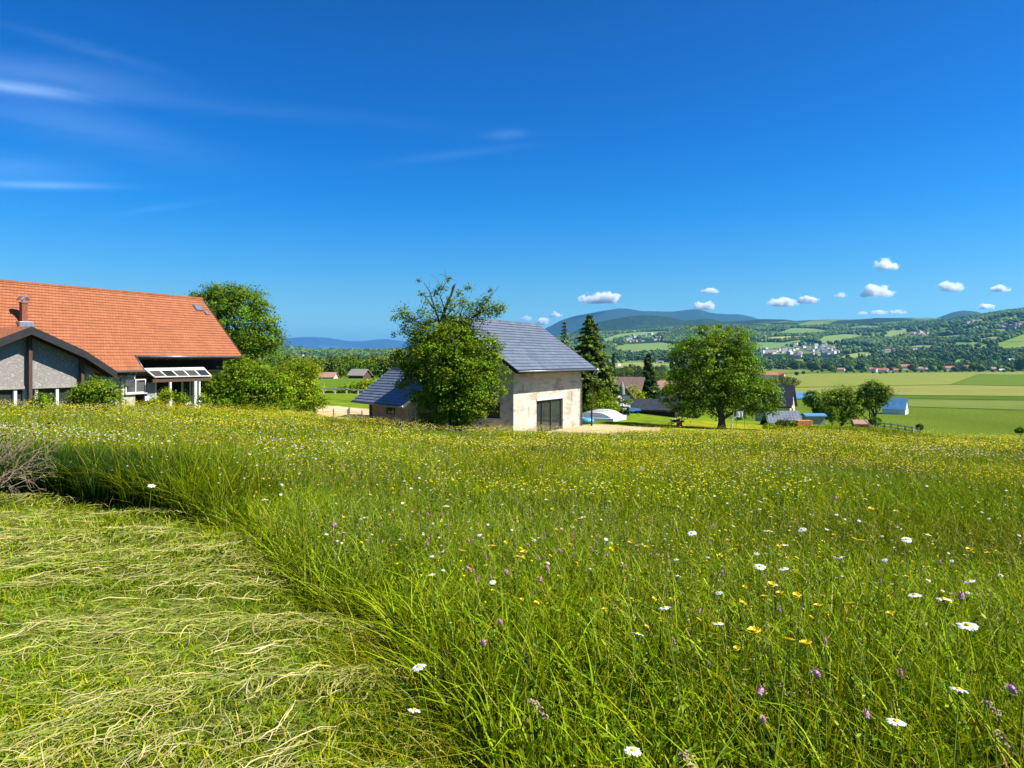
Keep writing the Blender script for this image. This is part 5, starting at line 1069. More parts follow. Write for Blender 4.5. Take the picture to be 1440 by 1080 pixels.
b = gbase(491, 43.2); m = MB(); m.tube([(0,0,-.3),(0,0,1.05)], .05, 8); m.lathe([(.06,1.05),(.0,1.1)], 8); o = m.build('fence_post', M['metal']); o.location = b; tag(o, 'single galvanised post taller than the wire fence', 'post')
post_rail('low grey timber fence on the meadow bank at the right', [(1234, 0, 84), (1292, 0, 82)], 0, .95, 7, (.45, .8), 'wood_grey', 'wood_grey', .10, pw=.12)
m = MB(); b = gbase(1215, 86); m.tube([(0,0,1.1),(.7,0,.5),(1.3,0,.0)], .06, 6); o = m.build('log', M['bark_pale']); o.location = (b[0], b[1], b[2]-.05); tag(o, 'pale log sloping beside the rusty red hutch', 'log')
for px, Yc in ((1284.5, 82),): b = gbase(px, Yc); m = MB(); m.box((-.07,-.07,-.2),(.07,.07,.75)); o = m.build('gate_post', M['offwhite']); o.location = b; tag(o, 'whitish upright post at the right end of the low fence', 'post')
# ------------------------------------------------------------------ meadow grass: every blade is a bent strip, one object because nobody could count it
def blades(x, y, h, w_, g, tint, segs=3, lean=(.1, .6), z=None, wind=None, base_f=.45):
    n = len(x); z = H(x, y) if z is None else z
    az = g.uniform(0, 2*pi, n) if wind is None else wind+g.normal(0, 1.1, n); le = g.uniform(lean[0], lean[1], n)
    fa = g.uniform(0, 2*pi, n)*.35+np.arctan2(y, x)+pi/2*0+g.normal(0, .6, n)+pi/2
    dx, dy = np.cos(az), np.sin(az); sx, sy = np.cos(fa), np.sin(fa)
    T = [0, .4, .75, 1][:segs] + [1] if segs == 3 else [0, .55, 1]
    T = [0, .4, .75, 1] if segs == 3 else [0, .55, 1]
    Vs, Cs = [], []
    for t in T:
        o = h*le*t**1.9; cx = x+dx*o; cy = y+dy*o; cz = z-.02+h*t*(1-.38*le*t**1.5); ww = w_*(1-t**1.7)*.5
        c = tint*(base_f+(1-base_f)*t**.8)  # blades darken towards the foot: shade low in the sward painted into the colour
        if t < 1:
            Vs += [np.stack([cx-sx*ww, cy-sy*ww, cz], 1), np.stack([cx+sx*ww, cy+sy*ww, cz], 1)]; Cs += [c, c]
        else: Vs.append(np.stack([cx, cy, cz], 1)); Cs.append(c)
    k = len(Vs); V = np.stack(Vs, 1).reshape(-1, 3); Cc = np.stack(Cs, 1).reshape(-1, 3); b = np.arange(n)[:, None]*k
    quads = [b+np.array([[2*i, 2*i+1, 2*i+3, 2*i+2]]) for i in range((k-3)//2)]; tri = b+np.array([[k-3, k-2, k-1]])
    return V, np.concatenate(quads), tri, Cc
GP = np.array([[.21,.30,.003],[.12,.23,.003],[.35,.415,.004],[.06,.135,.003],[.42,.39,.03],[.50,.42,.12]])
def gtint(n, g, p, x, y):
    t = GP[g.choice(6, n, p=p)]*g.uniform(.75, 1.25, (n, 1)); pt = fbm(x*.5, y*.5, 81, 3)[:, None]
    return t*(.62+.76*pt)*np.stack([.8+.5*fbm(x*.25, y*.25, 83, 3), np.ones(n), np.ones(n)], 1)
def wedge(n, r0, r1, g, um=.84):
    r = np.sqrt(g.uniform(r0**2, r1**2, n)); u = g.uniform(-um, um, n); return u*r, r
def wedge1(n, r0, r1, g, um=.84):
    r = g.uniform(r0, r1, n); return g.uniform(-1.5, .22, n)*r, r
def hmod(x, y): return .72+.5*fbm(x*.45, y*.45, 91, 3)
class Acc:
    def __init__(s): s.V, s.Q, s.T, s.C, s.k = [], [], [], [], 0
    def add(s, V, Q, T, Cc):
        s.V.append(V); s.C.append(Cc)
        if Q is not None: s.Q.append(Q+s.k)
        if T is not None: s.T.append(T+s.k)
        s.k += len(V)
    def build(s, name, m, label, cat=None, kind='stuff'):
        o = mesh_np(name, np.concatenate(s.V), ([np.concatenate(s.Q)] if s.Q else [])+([np.concatenate(s.T)] if s.T else []), M[m], col=np.concatenate(s.C)); return tag(o, label, cat, kind=kind)
g = np.random.default_rng(42)
tall = Acc()
for (n, r0, r1, h0, h1, w0, segs) in [(44000, 1.15, 4.6, .18, .56, .0135, 3), (95000, 4.6, 9.5, .24, .60, .0118, 3), (170000, 9.5, 20, .32, .66, .014, 2), (230000, 20, 48, .36, .62, .026, 2), (60000, 48, 92, .35, .6, .05, 2)]:
    x, y = wedge(n, r0, r1, g); zn = zone(x, y); k = (zn == 0) & ((fbm(x*7, y*7, 201, 3) > g.uniform(.30, .62, n)) | (y > 14)); x, y = x[k], y[k]; n = len(x)
    hh = g.uniform(h0, h1, n)*hmod(x, y)*(1+.75*(inpoly(x, y, [(-9, 9.2), (-3.6, 8.2), (-3.2, 10.2), (-9, 12)])))
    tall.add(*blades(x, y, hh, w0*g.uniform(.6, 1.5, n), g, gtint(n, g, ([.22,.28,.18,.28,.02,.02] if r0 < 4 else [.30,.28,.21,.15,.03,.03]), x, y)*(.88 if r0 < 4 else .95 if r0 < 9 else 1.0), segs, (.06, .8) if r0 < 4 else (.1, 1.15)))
# sparse cover beside the view so the meadow carries on when seen from a step aside
x = g.uniform(-9, 9, 60000); y = g.uniform(-3, 6, 60000); k = (abs(x) > .84*np.maximum(y, .3)) & (np.hypot(x, y) > 1.0); x, y = x[k], y[k]; k = ~mown(x, y); x, y = x[k], y[k]; n = len(x)
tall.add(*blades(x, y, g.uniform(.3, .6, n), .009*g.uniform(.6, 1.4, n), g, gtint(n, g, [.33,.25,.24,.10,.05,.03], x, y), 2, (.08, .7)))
for m_, r0, r1, w0 in ((60000, 5, 14, .014), (60000, 14, 48, .03)):
    r = np.sqrt(g.uniform(r0**2, r1**2, m_)); x = g.uniform(.84, 1.2, m_)*r*g.choice([-1, 1], m_); y = r; k = zone(x, y) == 0; x, y = x[k], y[k]; n = len(x)
    tall.add(*blades(x, y, g.uniform(.3, .6, n)*hmod(x, y), w0*g.uniform(.6, 1.4, n), g, gtint(n, g, [.33,.25,.24,.10,.05,.03], x, y), 2, (.08, .8)))
# dense tall blades, shade at the meadow's left wall painted into their dark colour
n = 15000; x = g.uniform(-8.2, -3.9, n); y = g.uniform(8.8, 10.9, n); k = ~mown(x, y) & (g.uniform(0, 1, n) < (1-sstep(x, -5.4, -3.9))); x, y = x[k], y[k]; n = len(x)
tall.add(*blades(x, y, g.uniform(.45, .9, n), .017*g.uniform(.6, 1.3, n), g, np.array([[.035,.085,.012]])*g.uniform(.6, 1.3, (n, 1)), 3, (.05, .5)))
# wider arching leaf blades and thin yellow stalks nearest the camera
x, y = wedge(13000, 1.2, 6.5, g); k = zone(x, y) == 0; x, y = x[k], y[k]; n = len(x)
tall.add(*blades(x, y, g.uniform(.3, .62, n)*hmod(x, y), .0145*g.uniform(.7, 1.4, n), g, np.array([[.33,.47,.008]])*g.uniform(.6, 1.25, (n, 1)), 3, (.3, 1.1)))
x, y = wedge(3000, 1.2, 9, g); k = zone(x, y) == 0; x, y = x[k], y[k]; n = len(x)
tall.add(*blades(x, y, g.uniform(.45, .72, n)*hmod(x, y), .0042*g.uniform(.8, 1.4, n), g, np.array([[.50,.50,.06]])*g.uniform(.7, 1.2, (n, 1)), 3, (.1, .9)))
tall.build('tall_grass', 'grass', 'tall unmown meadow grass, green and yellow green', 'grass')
# broad leaves low in the sward
under = Acc()
for n, r0, r1, s in ((14000, 1.2, 5, .028), (60000, 5, 14, .030)):
    x, y = wedge(n, r0, r1, g); k = zone(x, y) == 0; x, y = x[k], y[k]; n = len(x)
    P = np.stack([x, y, H(x, y)+g.uniform(.04, .54, n)*hmod(x, y)], 1); V, Q = kites(P, np.array([0, 0, 1.])+g.normal(0, .7, (n, 3)), s*g.uniform(.5, 1.6, n), .38, g)
    under.add(V, Q, None, np.repeat(np.array([[.10,.20,.010],[.16,.26,.010],[.06,.13,.010],[.26,.33,.012]])[g.choice(4, n, p=[.35,.3,.2,.15])]*g.uniform(.6, 1.3, (n, 1)), 4, 0))
under.build('meadow_herbs', 'grass', 'low clover and herb leaves between the grass stems', 'herbs')
# seed heads standing above the grass
seeds = Acc()
for n, r0, r1, s in ((1500, 1.5, 5, 1.0), (6000, 5, 12, 1.1), (15000, 12, 30, 1.6), (6000, 30, 50, 2.6)):
    x, y = wedge(n, r0, r1, g); k = (zone(x, y) == 0) & (fbm(x/2.6, y/2.0, 301, 3) > g.uniform(.36, .62, n)); x, y = x[k], y[k]; n = len(x); hh = g.uniform(.5, .82, n)*hmod(x, y)*1.05; z = H(x, y)
    az = g.uniform(0, 2*pi, n); le = g.uniform(.02, .25, n)
    hc = np.array([[.34,.26,.15],[.28,.24,.10],[.26,.14,.12],[.40,.34,.20],[.17,.20,.05]])[g.choice(5, n)]
    V, Q, T, Cc = blades(x, y, hh, .0035*s*g.uniform(.8, 1.3, n), g, np.array([[.16,.19,.04]])*g.uniform(.7, 1.3, (n, 1)), 3, (.05, .3)); seeds.add(V, Q, T, Cc)
    tip = V.reshape(n, -1, 3)[:, -1]; dn = tip-V.reshape(n, -1, 3)[:, -3]; dn /= np.linalg.norm(dn, axis=1, keepdims=True)
    for j in range(7):
        t = j/6*.085*s*g.uniform(.7, 1.5, n); wd = (.016*(1-abs(j/6-.4)))*s; P = tip-dn*t[:, None]+g.normal(0, 1, (n, 3))*wd*.55
        V2, Q2 = kites(P, g.normal(0, 1, (n, 3)), .017*s*g.uniform(.6, 1.3, n), .32, g); seeds.add(V2, Q2, None, np.repeat(hc*g.uniform(.8, 1.2, (n, 1)), 4, 0))
seeds.build('grass_seed_heads', 'hay', 'tan and purplish seed heads above the meadow grass', 'grass heads')
# far flowers, yellow and white specks in the meadow
specks = Acc()
def drift(x, y, s): return fbm(x/3.2, y/2.0, s, 4)
for n, r0, r1, s, kind in ((4200, 3.5, 9, .019, 'y'), (22000, 9, 20, .028, 'y'), (60000, 20, 50, .048, 'y'), (3500, 50, 85, .085, 'y'), (500, 4, 9, .024, 'w'), (2600, 8, 22, .034, 'w'), (5500, 20, 44, .056, 'w'), (200, 4, 12, .02, 'p')):
    x, y = wedge(n, r0, r1, g); d = drift(x, y, 101 if kind == 'y' else 111); u = x/y
    den = d + (.10 if kind == 'y' else .0)*sstep(y, 14, 30) - .12*(1-sstep(y, 6, 12)) + (.05*sstep(-u, 0, .5))
    k = (zone(x, y) == 0) & (den > g.uniform(.40, .62, n)); x, y = x[k], y[k]; n = len(x)
    P = np.stack([x, y, H(x, y)+g.uniform(.46, .68, n)*hmod(x, y)*1.05], 1)
    N = np.array([.0, -.08, 1.])+g.normal(0, .2, (n, 3))
    cc = {'y': np.array([[.74,.64,.012]]), 'w': np.array([[.66,.66,.60]]), 'p': np.array([[.42,.16,.26]])}[kind]*g.uniform(.8, 1.1, (n, 1))
    for rot in range(2):
        V, Q = kites(P+np.array([0, 0, .002*rot]), N, s*g.uniform(.7, 1.25, n), .8, g); specks.add(V, Q, None, np.repeat(cc, 4, 0))
n = 1500; x = g.uniform(-11, -3, n); y = g.uniform(10.4, 14, n)+abs(x)*.12; k = (zone(x, y) == 0) & (drift(x, y, 191) > .42); x, y = x[k], y[k]; n = len(x)
P = np.stack([x, y, H(x, y)+g.uniform(.6, .8, n)], 1); V, Q = kites(P, np.array([0, -.2, 1.])+g.normal(0, .25, (n, 3)), .036*g.uniform(.7, 1.3, n), .8, g); specks.add(V, Q, None, np.repeat(np.array([[.62,.63,.56]])*g.uniform(.8, 1.1, (n, 1)), 4, 0))
specks.build('wildflowers', 'petal', 'countless distant yellow and white wildflowers in the meadow', 'wildflowers')
# mown strip: short curly grass and cut hay
g = np.random.default_rng(43)
short = Acc()
for n, r0, r1, h0, h1, w0 in ((75000, 2.0, 6, .03, .14, .0095), (90000, 6, 12.5, .05, .17, .012)):
    x, y = wedge1(n, r0, r1, g, .86); k = mown(x, y) & (x < .6) & (fbm(x*5, y*5, 205, 3) > g.uniform(.22, .66, n)); x, y = x[k], y[k]; n = len(x); tuft = fbm(x*1.6, y*1.6, 121, 4)*.6+fbm(x*5, y*5, 205, 3)*.4
    hh = g.uniform(h0, h1, n)*(.35+1.5*tuft)
    short.add(*blades(x, y, hh, w0*g.uniform(.6, 1.4, n), g, 1.1*gtint(n, g, [.34,.26,.28,.04,.05,.03], x, y), 3, (.2, 1.5), base_f=.7))
x = g.uniform(-9, 1, 40000); y = g.uniform(-5, 3, 40000); k = mown(x, y) & ~((y > 1.9) & (abs(x) < .86*y)); x, y = x[k], y[k]; n = len(x)
short.add(*blades(x, y, g.uniform(.04, .12, n), .008*g.uniform(.6, 1.4, n), g, gtint(n, g, [.30,.28,.20,.08,.08,.06], x, y), 2, (.2, 1.3)))
short.build('mown_grass', 'grass', 'short freshly cut grass of the mown strip', 'grass')
def swath(x, y): return .055*np.clip((fbm(x*.75+y*.25, y*1.7-x*.5, 141, 4)-.50)*4, 0, 1)
def strands(n, x, y, az, L, w_, z0, cols, g, acc, segs=7, curl=.5):
    dx, dy = np.cos(az), np.sin(az); tl = g.normal(.15, .55, n); kx = g.normal(0, curl*1.5, n); ph = g.uniform(0, 6, n); lift = g.uniform(.0, .012, n); Vs = []
    for i in range(segs):
        t = i/(segs-1)-.5; o = (t*t-.08)*kx*L; px_ = x+dx*t*L-dy*o; py_ = y+dy*t*L+dx*o; zz = H(px_, py_)+z0+lift*(1+np.sin(ph+t*7))+.010*np.abs(np.sin(ph*2+t*9))+swath(px_, py_); w2 = w_*(1-abs(2*t)**3*.7)*.5
        Vs += [np.stack([px_-dy*w2, py_+dx*w2, zz+w2*tl], 1), np.stack([px_+dy*w2, py_-dx*w2, zz-w2*tl*.3], 1)]
    V = np.stack(Vs, 1).reshape(-1, 3); b = np.arange(n)[:, None]*2*segs
    Q = np.concatenate([b+np.array([[2*i, 2*i+1, 2*i+3, 2*i+2]]) for i in range(segs-1)]); acc.add(V, Q, None, np.repeat(cols, 2*segs, 0))
hay = Acc()
def hay_in(n, test, L0, L1, w0, z0, tone):
    x, y = wedge1(n*4, 2.1, 12, g, .86); k = mown(x, y) & test(x, y, g.uniform(0, 1, len(x))); x, y = x[k][:n], y[k][:n]; m_ = len(x)
    az = .95+g.normal(0, .62, m_)+(fbm(x*.7, y*.7, 131, 2)-.5)*1.5
    c = np.array(tone)[g.choice(len(tone), m_)]*g.uniform(.7, 1.2, (m_, 1)); strands(m_, x, y, az, g.uniform(L0, L1, m_), w0*(.75+.12*y)*g.uniform(.6, 1.5, m_), z0, c, g, hay)
straw = [(.44,.38,.13),(.36,.34,.08),(.52,.45,.21),(.31,.33,.055),(.22,.29,.03)]
hay_in(6500, lambda x, y, r: fbm(x*.75+y*.25, y*1.7-x*.5, 141, 4) > .52+.14*r, .10, .38, .0034, .040, straw)
hay_in(1900, lambda x, y, r: fbm(x*.9+y*.4, y*1.9-x*.7, 151, 4) > .55+.08*r, .18, .5, .0036, .05, straw[:3])
hay_in(8000, lambda x, y, r: r > .0, .05, .20, .0052, .035, [(.24,.29,.04), (.16,.25,.02), (.11,.19,.015), (.34,.33,.08)])
hay.build('cut_hay', 'hay', 'pale strands of cut hay lying over the mown strip', 'hay')
# long stems bent over the mown edge
edge = Acc(); pts = [(-7.2, 9.9), (-5.6, 9.35), (-4.4, 9.1), (-3.3, 8.3), (-1.9, 6.3), (-1.0, 4.75), (-.5, 3.8), (-.2, 3.1), (.05, 2.0)]
x, y = [], []
for _ in range(2600): i = g.integers(3 if g.uniform() < .92 else 0, len(pts)-1); f = g.uniform(); x.append(pts[i][0]*(1-f)+pts[i+1][0]*f+g.normal(0, .16)); y.append(pts[i][1]*(1-f)+pts[i+1][1]*f+g.normal(0, .16))
x, y = np.array(x), np.array(y); n = len(x); edge.add(*blades(x, y, g.uniform(.12, .45, n), .0065*(.7+y*.08)*g.uniform(.6, 1.4, n), g, gtint(n, g, [.30,.2,.26,.08,.08,.08], x, y), 3, (.4, 1.5), wind=-2.3))
edge.build('edge_grass', 'grass', 'bent grass leaning over the cut edge of the meadow', 'grass')

# ------------------------------------------------------------------ individual flowers
def daisy_meshes(seed, rad=.026, open_=.12):
    g = np.random.default_rng(seed); m = MB(); n = 19
    for i in range(n):
        a = 2*pi*i/n+g.normal(0, .05); L = rad*g.uniform(.88, 1.08); dr = g.uniform(-.15, .25)*rad*.6; w_ = rad*.17; r0 = rad*.25
        ca, sa = cos(a), sin(a); P = [(r0, -w_*.5, .001), (r0, w_*.5, .001), (L*.7, w_, -dr*.3+.002), (L*.97, w_*.5, -dr), (L*.97, -w_*.5, -dr), (L*.7, -w_, -dr*.3+.002)]
        m.add([(x*ca-y*sa, x*sa+y*ca, z+(i % 2)*.0006) for x, y, z in P], [(0, 1, 2, 5), (5, 2, 3, 4)])
    c = MB(); c.lathe([(rad*.30, -.002), (rad*.31, .002), (rad*.24, .005), (rad*.12, .0068), (.0005, .007)], 12); return m, c
M['dpetal'] = mat('daisy_petal', (.66,.67,.67), (.58,.60,.62), 60, .6, spec=.2); M['yel'] = mat('flower_yellow', (.85,.55,.01), (.75,.42,.008), 90, .6); M['yelp'] = mat('buttercup_petal', (.78,.66,.012), (.70,.54,.01), 40, .4, spec=.4)
M['stem'] = mat('flower_stem', (.19,.28,.03), (.13,.21,.02), 30, .6); M['pink'] = mat('clover_pink', (.58,.32,.38), (.44,.22,.27), 120, .7, .4, 200); M['tan'] = mat('seed_tan', (.42,.31,.18), (.30,.21,.12), 80, .8, .4, 200)
def stem_mesh(mb, hgt, g, r=.0016, off=.05):
    a = g.uniform(0, 6.28); o = off*g.uniform(.3, 1); mb.tube([(cos(a)*o, sin(a)*o, -hgt), (cos(a)*o*.7, sin(a)*o*.7, -hgt*.5), (cos(a)*o*.2, sin(a)*o*.2, -hgt*.12), (0, 0, -.001)], [r*1.3, r*1.1, r, r], 5, False)
def make_proto(kind, seed, parts=True):
    g = np.random.default_rng(seed); root = empty(kind, (0, 0, 0)); st = MB(); stem_mesh(st, .62, g)
    if kind == 'daisy':
        p, c = daisy_meshes(seed); a = p.build('petals', M['dpetal'], root); b = c.build('flower_centre', M['yel'], root, smooth=True)
    elif kind == 'yellow_flower':
        m = MB(); n = 11
        for ring, (k, L, up) in enumerate(((n, .021, .35), (n-2, .017, .7), (7, .011, 1.1))):
            for i in range(k):
                an = 2*pi*i/k+ring*.3+g.normal(0, .06); ca, sa = cos(an), sin(an); w_ = .0062*(1-.15*ring)
                P = [(.001, -.001, .001), (.001, .001, .001), (L*.6, w_, L*.6*up*.6+.002), (L, w_*.55, L*up), (L, -w_*.55, L*up), (L*.6, -w_, L*.6*up*.6+.002)]
                m.add([(x*ca-y*sa, x*sa+y*ca, z) for x, y, z in P], [(0, 1, 2, 5), (5, 2, 3, 4)])
        m.build('petals', M['yelp'], root)
        c = MB(); c.lathe([(.003, -.008), (.0075, -.003), (.006, .003), (.004, .008), (.0005, .009)], 9); c.build('flower_centre', M['yel'], root, smooth=True)
    else:
        m = MB()
        for i in range(46):
            z = g.uniform(-.012, .014); r = .0105*sqrt(max(0, 1-(z/.016)**2)); an = g.uniform(0, 6.28); p = Vector((cos(an)*r, sin(an)*r, z)); d = Vector((cos(an), sin(an), .9+z*30)).normalized()*.008
            s = Vector((-sin(an), cos(an), 0))*.0018; m.add([p-s, p+s, p+d+s*.6, p+d-s*.6], [(0, 1, 2, 3)])
        m.lathe([(.003, -.014), (.009, -.008), (.0095, .004), (.006, .013), (.0005, .016)], 8); m.build('flower_head', M['pink'], root)
    st.build('stem', M['stem'], root, smooth=True); return root
def merged_proto(kind, seed):
    """small far copy: one mesh with all three materials"""
    r = make_proto(kind, seed); chs = list(r.children); mb = MB(); mats = []
    for i, c in enumerate(chs):
        mb.mi = i; mats.append(c.data.materials[0]); mb.add([v.co[:] for v in c.data.vertices], [tuple(p.vertices) for p in c.data.polygons]); bpy.data.objects.remove(c)
    bpy.data.objects.remove(r); return mb.build(kind, mats)
def nslope(px): return float(np.interp((px-CX)/1000, UK, -(ZK[:, 0]+1.6)/45))
def flower_at(px, py, hh): 
    Yf = (1.6-hh)*1000/(py-HY-1000*nslope(px)); X = (px-CX)/1000*Yf; Yf = max(Yf, .5)
    for _ in range(6): Yf = (-(Hs(X, Yf)+hh))*1000/(py-HY); X = (px-CX)/1000*Yf
    return X, Yf, Hs(X, Yf)+hh
P1 = {'daisy': [make_proto('daisy', s) for s in (1, 2, 3)], 'yellow_flower': [make_proto('yellow_flower', s) for s in (4, 5)], 'clover': [make_proto('clover', s) for s in (6, 7)]}
usedp = {}
def put(kind, px, py, label, hh=.70, size=1.0, tilt=.35, group=None, wpx=None):
    pl = P1[kind]; i = usedp.get(kind, 0); usedp[kind] = i+1; o = pl[i] if i < len(pl) else copy_tree(pl[i % len(pl)])
    X, Yf, Z = flower_at(px, py, hh); g = random.Random(i*7+ord(kind[0])); s = size
    if wpx: s = wpx/1000*Yf/(.052 if kind == 'daisy' else .042 if kind == 'yellow_flower' else .032); s = max(.55, min(1.5, s*(.88 if kind == 'daisy' else .98)))
    o.location = (X, Yf, Z); o.scale = (s, s, s); o.rotation_euler = (tilt*g.uniform(-1.5, 3.5), g.uniform(-.35, .35), g.uniform(0, 6)) if kind != 'clover' else (g.uniform(-.4, .4), g.uniform(-1.0, 1.0), 0); tag(o, label, kind.replace('_', ' '), group)
DZ = [(1260,1015,30,'white daisy near the bottom right, its petals fanned open over dark grass'),(890,1056,28,'white daisy lowest in the picture, nearest the mown corner side'),(1348,970,30,'white daisy beside a drooping tan seed head at the right'),(1361,880,32,'wide tilted daisy with a bluish white rim at the right edge'),(896,892,24,'daisy standing alone between the yellow trio and the purple clovers'),
 (935,855,22,'white daisy up and right of the lone middle daisy'),(1010,877,20,'small daisy left of the first large yellow flower'),(589,938,24,'white daisy on the border of the mown strip, upper one of two'),(582,999,24,'white daisy on the border of the mown strip, lower one of two'),(627,712,22,'big daisy standing clear below the ivy covered tree'),
 (512,729,16,'daisy left of the big clear daisy'),(622,777,15,'daisy left of the four yellow flowers in the middle'),(607,808,14,'daisy low under the yellow flowers with a pink neighbour'),(1275,759,26,'large daisy on a long dark stem at the right'),(1327,843,26,'daisy right one of a level pair at the right'),(1286,837,22,'daisy left one of a level pair at the right'),
 (973,750,15,'small daisy at the left end of the scattered right group'),(1069,797,19,'daisy left one of a close pair in the right meadow'),(1102,800,17,'daisy right one of a close pair in the right meadow'),(1101,767,20,'daisy above the close pair in the right meadow'),(1128,745,15,'daisy with an orange yellow centre right of the yellow cluster'),(1182,784,15,'bluish daisy alone in the right meadow'),
 (1080,747,16,'daisy leaning into a yellow flower in the right meadow'),(953,810,13,'faint daisy left edge of the right meadow group'),(1304,752,14,'narrow white daisy seen edge on right of the large stemmed daisy'),(1363,818,18,'pale daisy above the wide tilted one'),(482,750,13,'tiny daisy left of centre above the mown edge'),(984,698,14,'white daisy among yellow specks in the middle distance'),(818,728,14,'flat white daisy under the slate roofed house'),(808,712,12,'second flat white daisy under the slate roofed house'),(213,683,16,'white daisy cluster head at the dark left meadow edge'),(372,703,14,'white daisy on the left above the mown strip edge')]
for px, py, w_, lb in DZ: put('daisy', px, py, lb, .72 if py > 840 else .66, wpx=w_, tilt=.12)
YZ = [(1061,889,20,'first of three large yellow flowers, the one standing apart on the left'),(1109,904,24,'largest yellow flower, middle of the lower trio'),(1133,907,20,'right yellow flower of the lower trio'),(693,770,17,'tallest yellow flower of the middle clump'),(737,778,17,'right yellow flower of the middle clump'),(650,777,14,'left yellow flower of the middle clump'),(728,784,9,'small yellow bud flower between the middle two'),
 (1253,864,15,'single yellow flower right of the yellow row'),(1197,851,15,'yellow flower at the right end of the row'),(1150,853,13,'yellow flower in the middle of the row'),(1120,838,12,'yellow flower at the left of the row'),(1212,762,12,'yellow flower below the tall right yellow head'),(1260,720,17,'wide yellow head at the upper right of the meadow'),(1225,716,14,'wide yellow head left of its twin at the upper right'),(1085,823,13,'upper yellow flower of the loose right cluster'),(1097,835,12,'lower yellow flower of the loose right cluster'),(1075,840,11,'left yellow flower of the loose right cluster'),(1364,773,11,'orange yellow flower near the right edge'),(1390,779,11,'yellow flower rightmost near the picture edge')]
for px, py, w_, lb in YZ: put('yellow_flower', px, py, lb, .70 if py > 840 else .64, wpx=w_, tilt=.12)
CZ_ = [(704,875,9,'deep pink clover, upper one of a leaning pair'),(679,904,10,'deep pink clover, lower one of a leaning pair'),(1069,973,15,'magenta clover with a narrow head near the bottom right'),(1149,948,14,'pink and yellow clover head right of the magenta one'),(1219,1006,13,'thin magenta clover bud above the lowest right daisy'),(1424,970,16,'reddish pink clover at the right picture edge'),(659,800,9,'dull pink clover under the yellow middle clump'),(712,805,8,'dull pink clover right of the other dull one'),(770,800,8,'faded clover in the middle meadow'),(470,738,8,'small pink clover left of the big clear daisy'),(1352,839,13,'pink clover beside the level pair of daisies'),(1175,700,7,'tiny clover in the upper right meadow'),(760,815,8,'brownish pink clover low in the middle meadow')]
for px, py, w_, lb in CZ_: put('clover', px, py, lb, .66 if py > 840 else .60, wpx=w_, tilt=.12)
# smaller ones further off: single meshes, alike
far_p = {'daisy': merged_proto('daisy', 21), 'yellow_flower': merged_proto('yellow_flower', 22), 'clover': merged_proto('clover', 23)}
g = np.random.default_rng(66)
for kind, n, lb, grp, r0, r1 in (('daisy', 150, 'small white daisy among many in the middle of the meadow', 'small daisies of the meadow', 3.2, 10.5), ('yellow_flower', 170, 'small yellow flower among many in the middle of the meadow', 'small yellow flowers of the meadow', 3.2, 9.5), ('clover', 45, 'small pinkish clover head among many in the meadow', 'small clovers of the meadow', 2.4, 7)):
    k = 0
    while k < n:
        x, y = wedge(1, r0, r1, g, .74)
        if zone(x, y)[0] or drift(x, y, 171 if kind == 'daisy' else 181)[0] < .47 or mown(x-.25, y)[0]: continue
        o = far_p[kind] if k == 0 else far_p[kind].copy()
        if k: C.objects.link(o)
        s = g.uniform(.45, .85); o.location = (x[0], y[0], H(x, y)[0]+.56*hmod(x, y)[0]+g.uniform(-.10, .12)); o.scale = (s, s, 1); o.rotation_euler = (g.uniform(-.35, .55), g.uniform(-.5, .5), g.uniform(0, 6)); tag(o, lb, kind.replace('_', ' '), grp); k += 1
# drooping tan grass heads at the bottom right
for i, (px, py, lb) in enumerate([(1385,985,'drooping tan brome head beside the right daisy'), (1400,1030,'lower tan brome head near the right picture edge'), (955,1060,'upright tan plantain head at the bottom edge'), (745,985,'bent brown seed head in front of dark grass')]):
    X, Yf, Z = flower_at(px, py, .68); t = empty('grass_head', (X, Yf, Z)); tag(t, lb, 'grass head'); g = np.random.default_rng(400+i); m = MB(); stem_mesh(m, .62, g, .0014, .07); m.build('stem', M['stem'], t); P = []
    for k in range(60): f = k/60; P.append((f*.05+g.normal(0, .004), g.normal(0, .006), -.05*f*f*1.2+g.normal(0, .004)))
    m = MB()
    for p in P: d = Vector(g.normal(0, 1, 3)).normalized()*.008; d.z = -abs(d.z); s = Vector((0, .0022, .001)); p = Vector(p); m.add([p-s, p+d*.5-s*1.4, p+d*1.4, p+d*.5+s*1.4, p+s], [(0, 1, 2, 3, 4)])
    m.build('seed_head', M['tan'], t)
# ------------------------------------------------------------------ dead shrub at the left edge
g = np.random.default_rng(12); b = (-6.75, 8.75, Hs(-6.75, 8.75)); t = empty('dry_shrub', b); tag(t, 'leafless grey brown shrub reaching in from the left edge at the meadow border', 'shrub'); m = MB()
def grow(p, d, L, r, dep):
    q = p+d*L; mid = (p+q)/2+Vector(g.normal(0, L*.08, 3)); m.tube([p, mid, q], [r, r*.8, r*.62], 5, False)
    if dep: 
        for _ in range(g.integers(2, 4)): nd = (d+Vector(g.normal(0, .42, 3))+Vector((.05, 0, .05))).normalized(); grow(q, nd, L*g.uniform(.6, .85), r*.62, dep-1)
for k in range(11): grow(Vector((g.normal(0, .12), g.normal(0, .1), 0)), Vector((g.uniform(-.1, 1.0), g.uniform(-.6, .4), g.uniform(.5, 1.1))).normalized(), g.uniform(.28, .40), .011, 4)
m.build('branches', M['twig'], t); t.scale = (1.1, 1.1, 1.25)
nl = 900; P = g.normal(0, 1, (nl, 3))*np.array([.34, .25, .22])+np.array([.25, -.05, .62]); V, Q = kites(P, g.normal(0, 1, (nl, 3)), .035*g.uniform(.6, 1.3, nl), .5, g); mesh_np('leaves', V, [Q], M['leaf'], t, np.repeat(np.array([[.12,.14,.06]])*g.uniform(.6, 1.2, (nl, 1)), 4, 0))
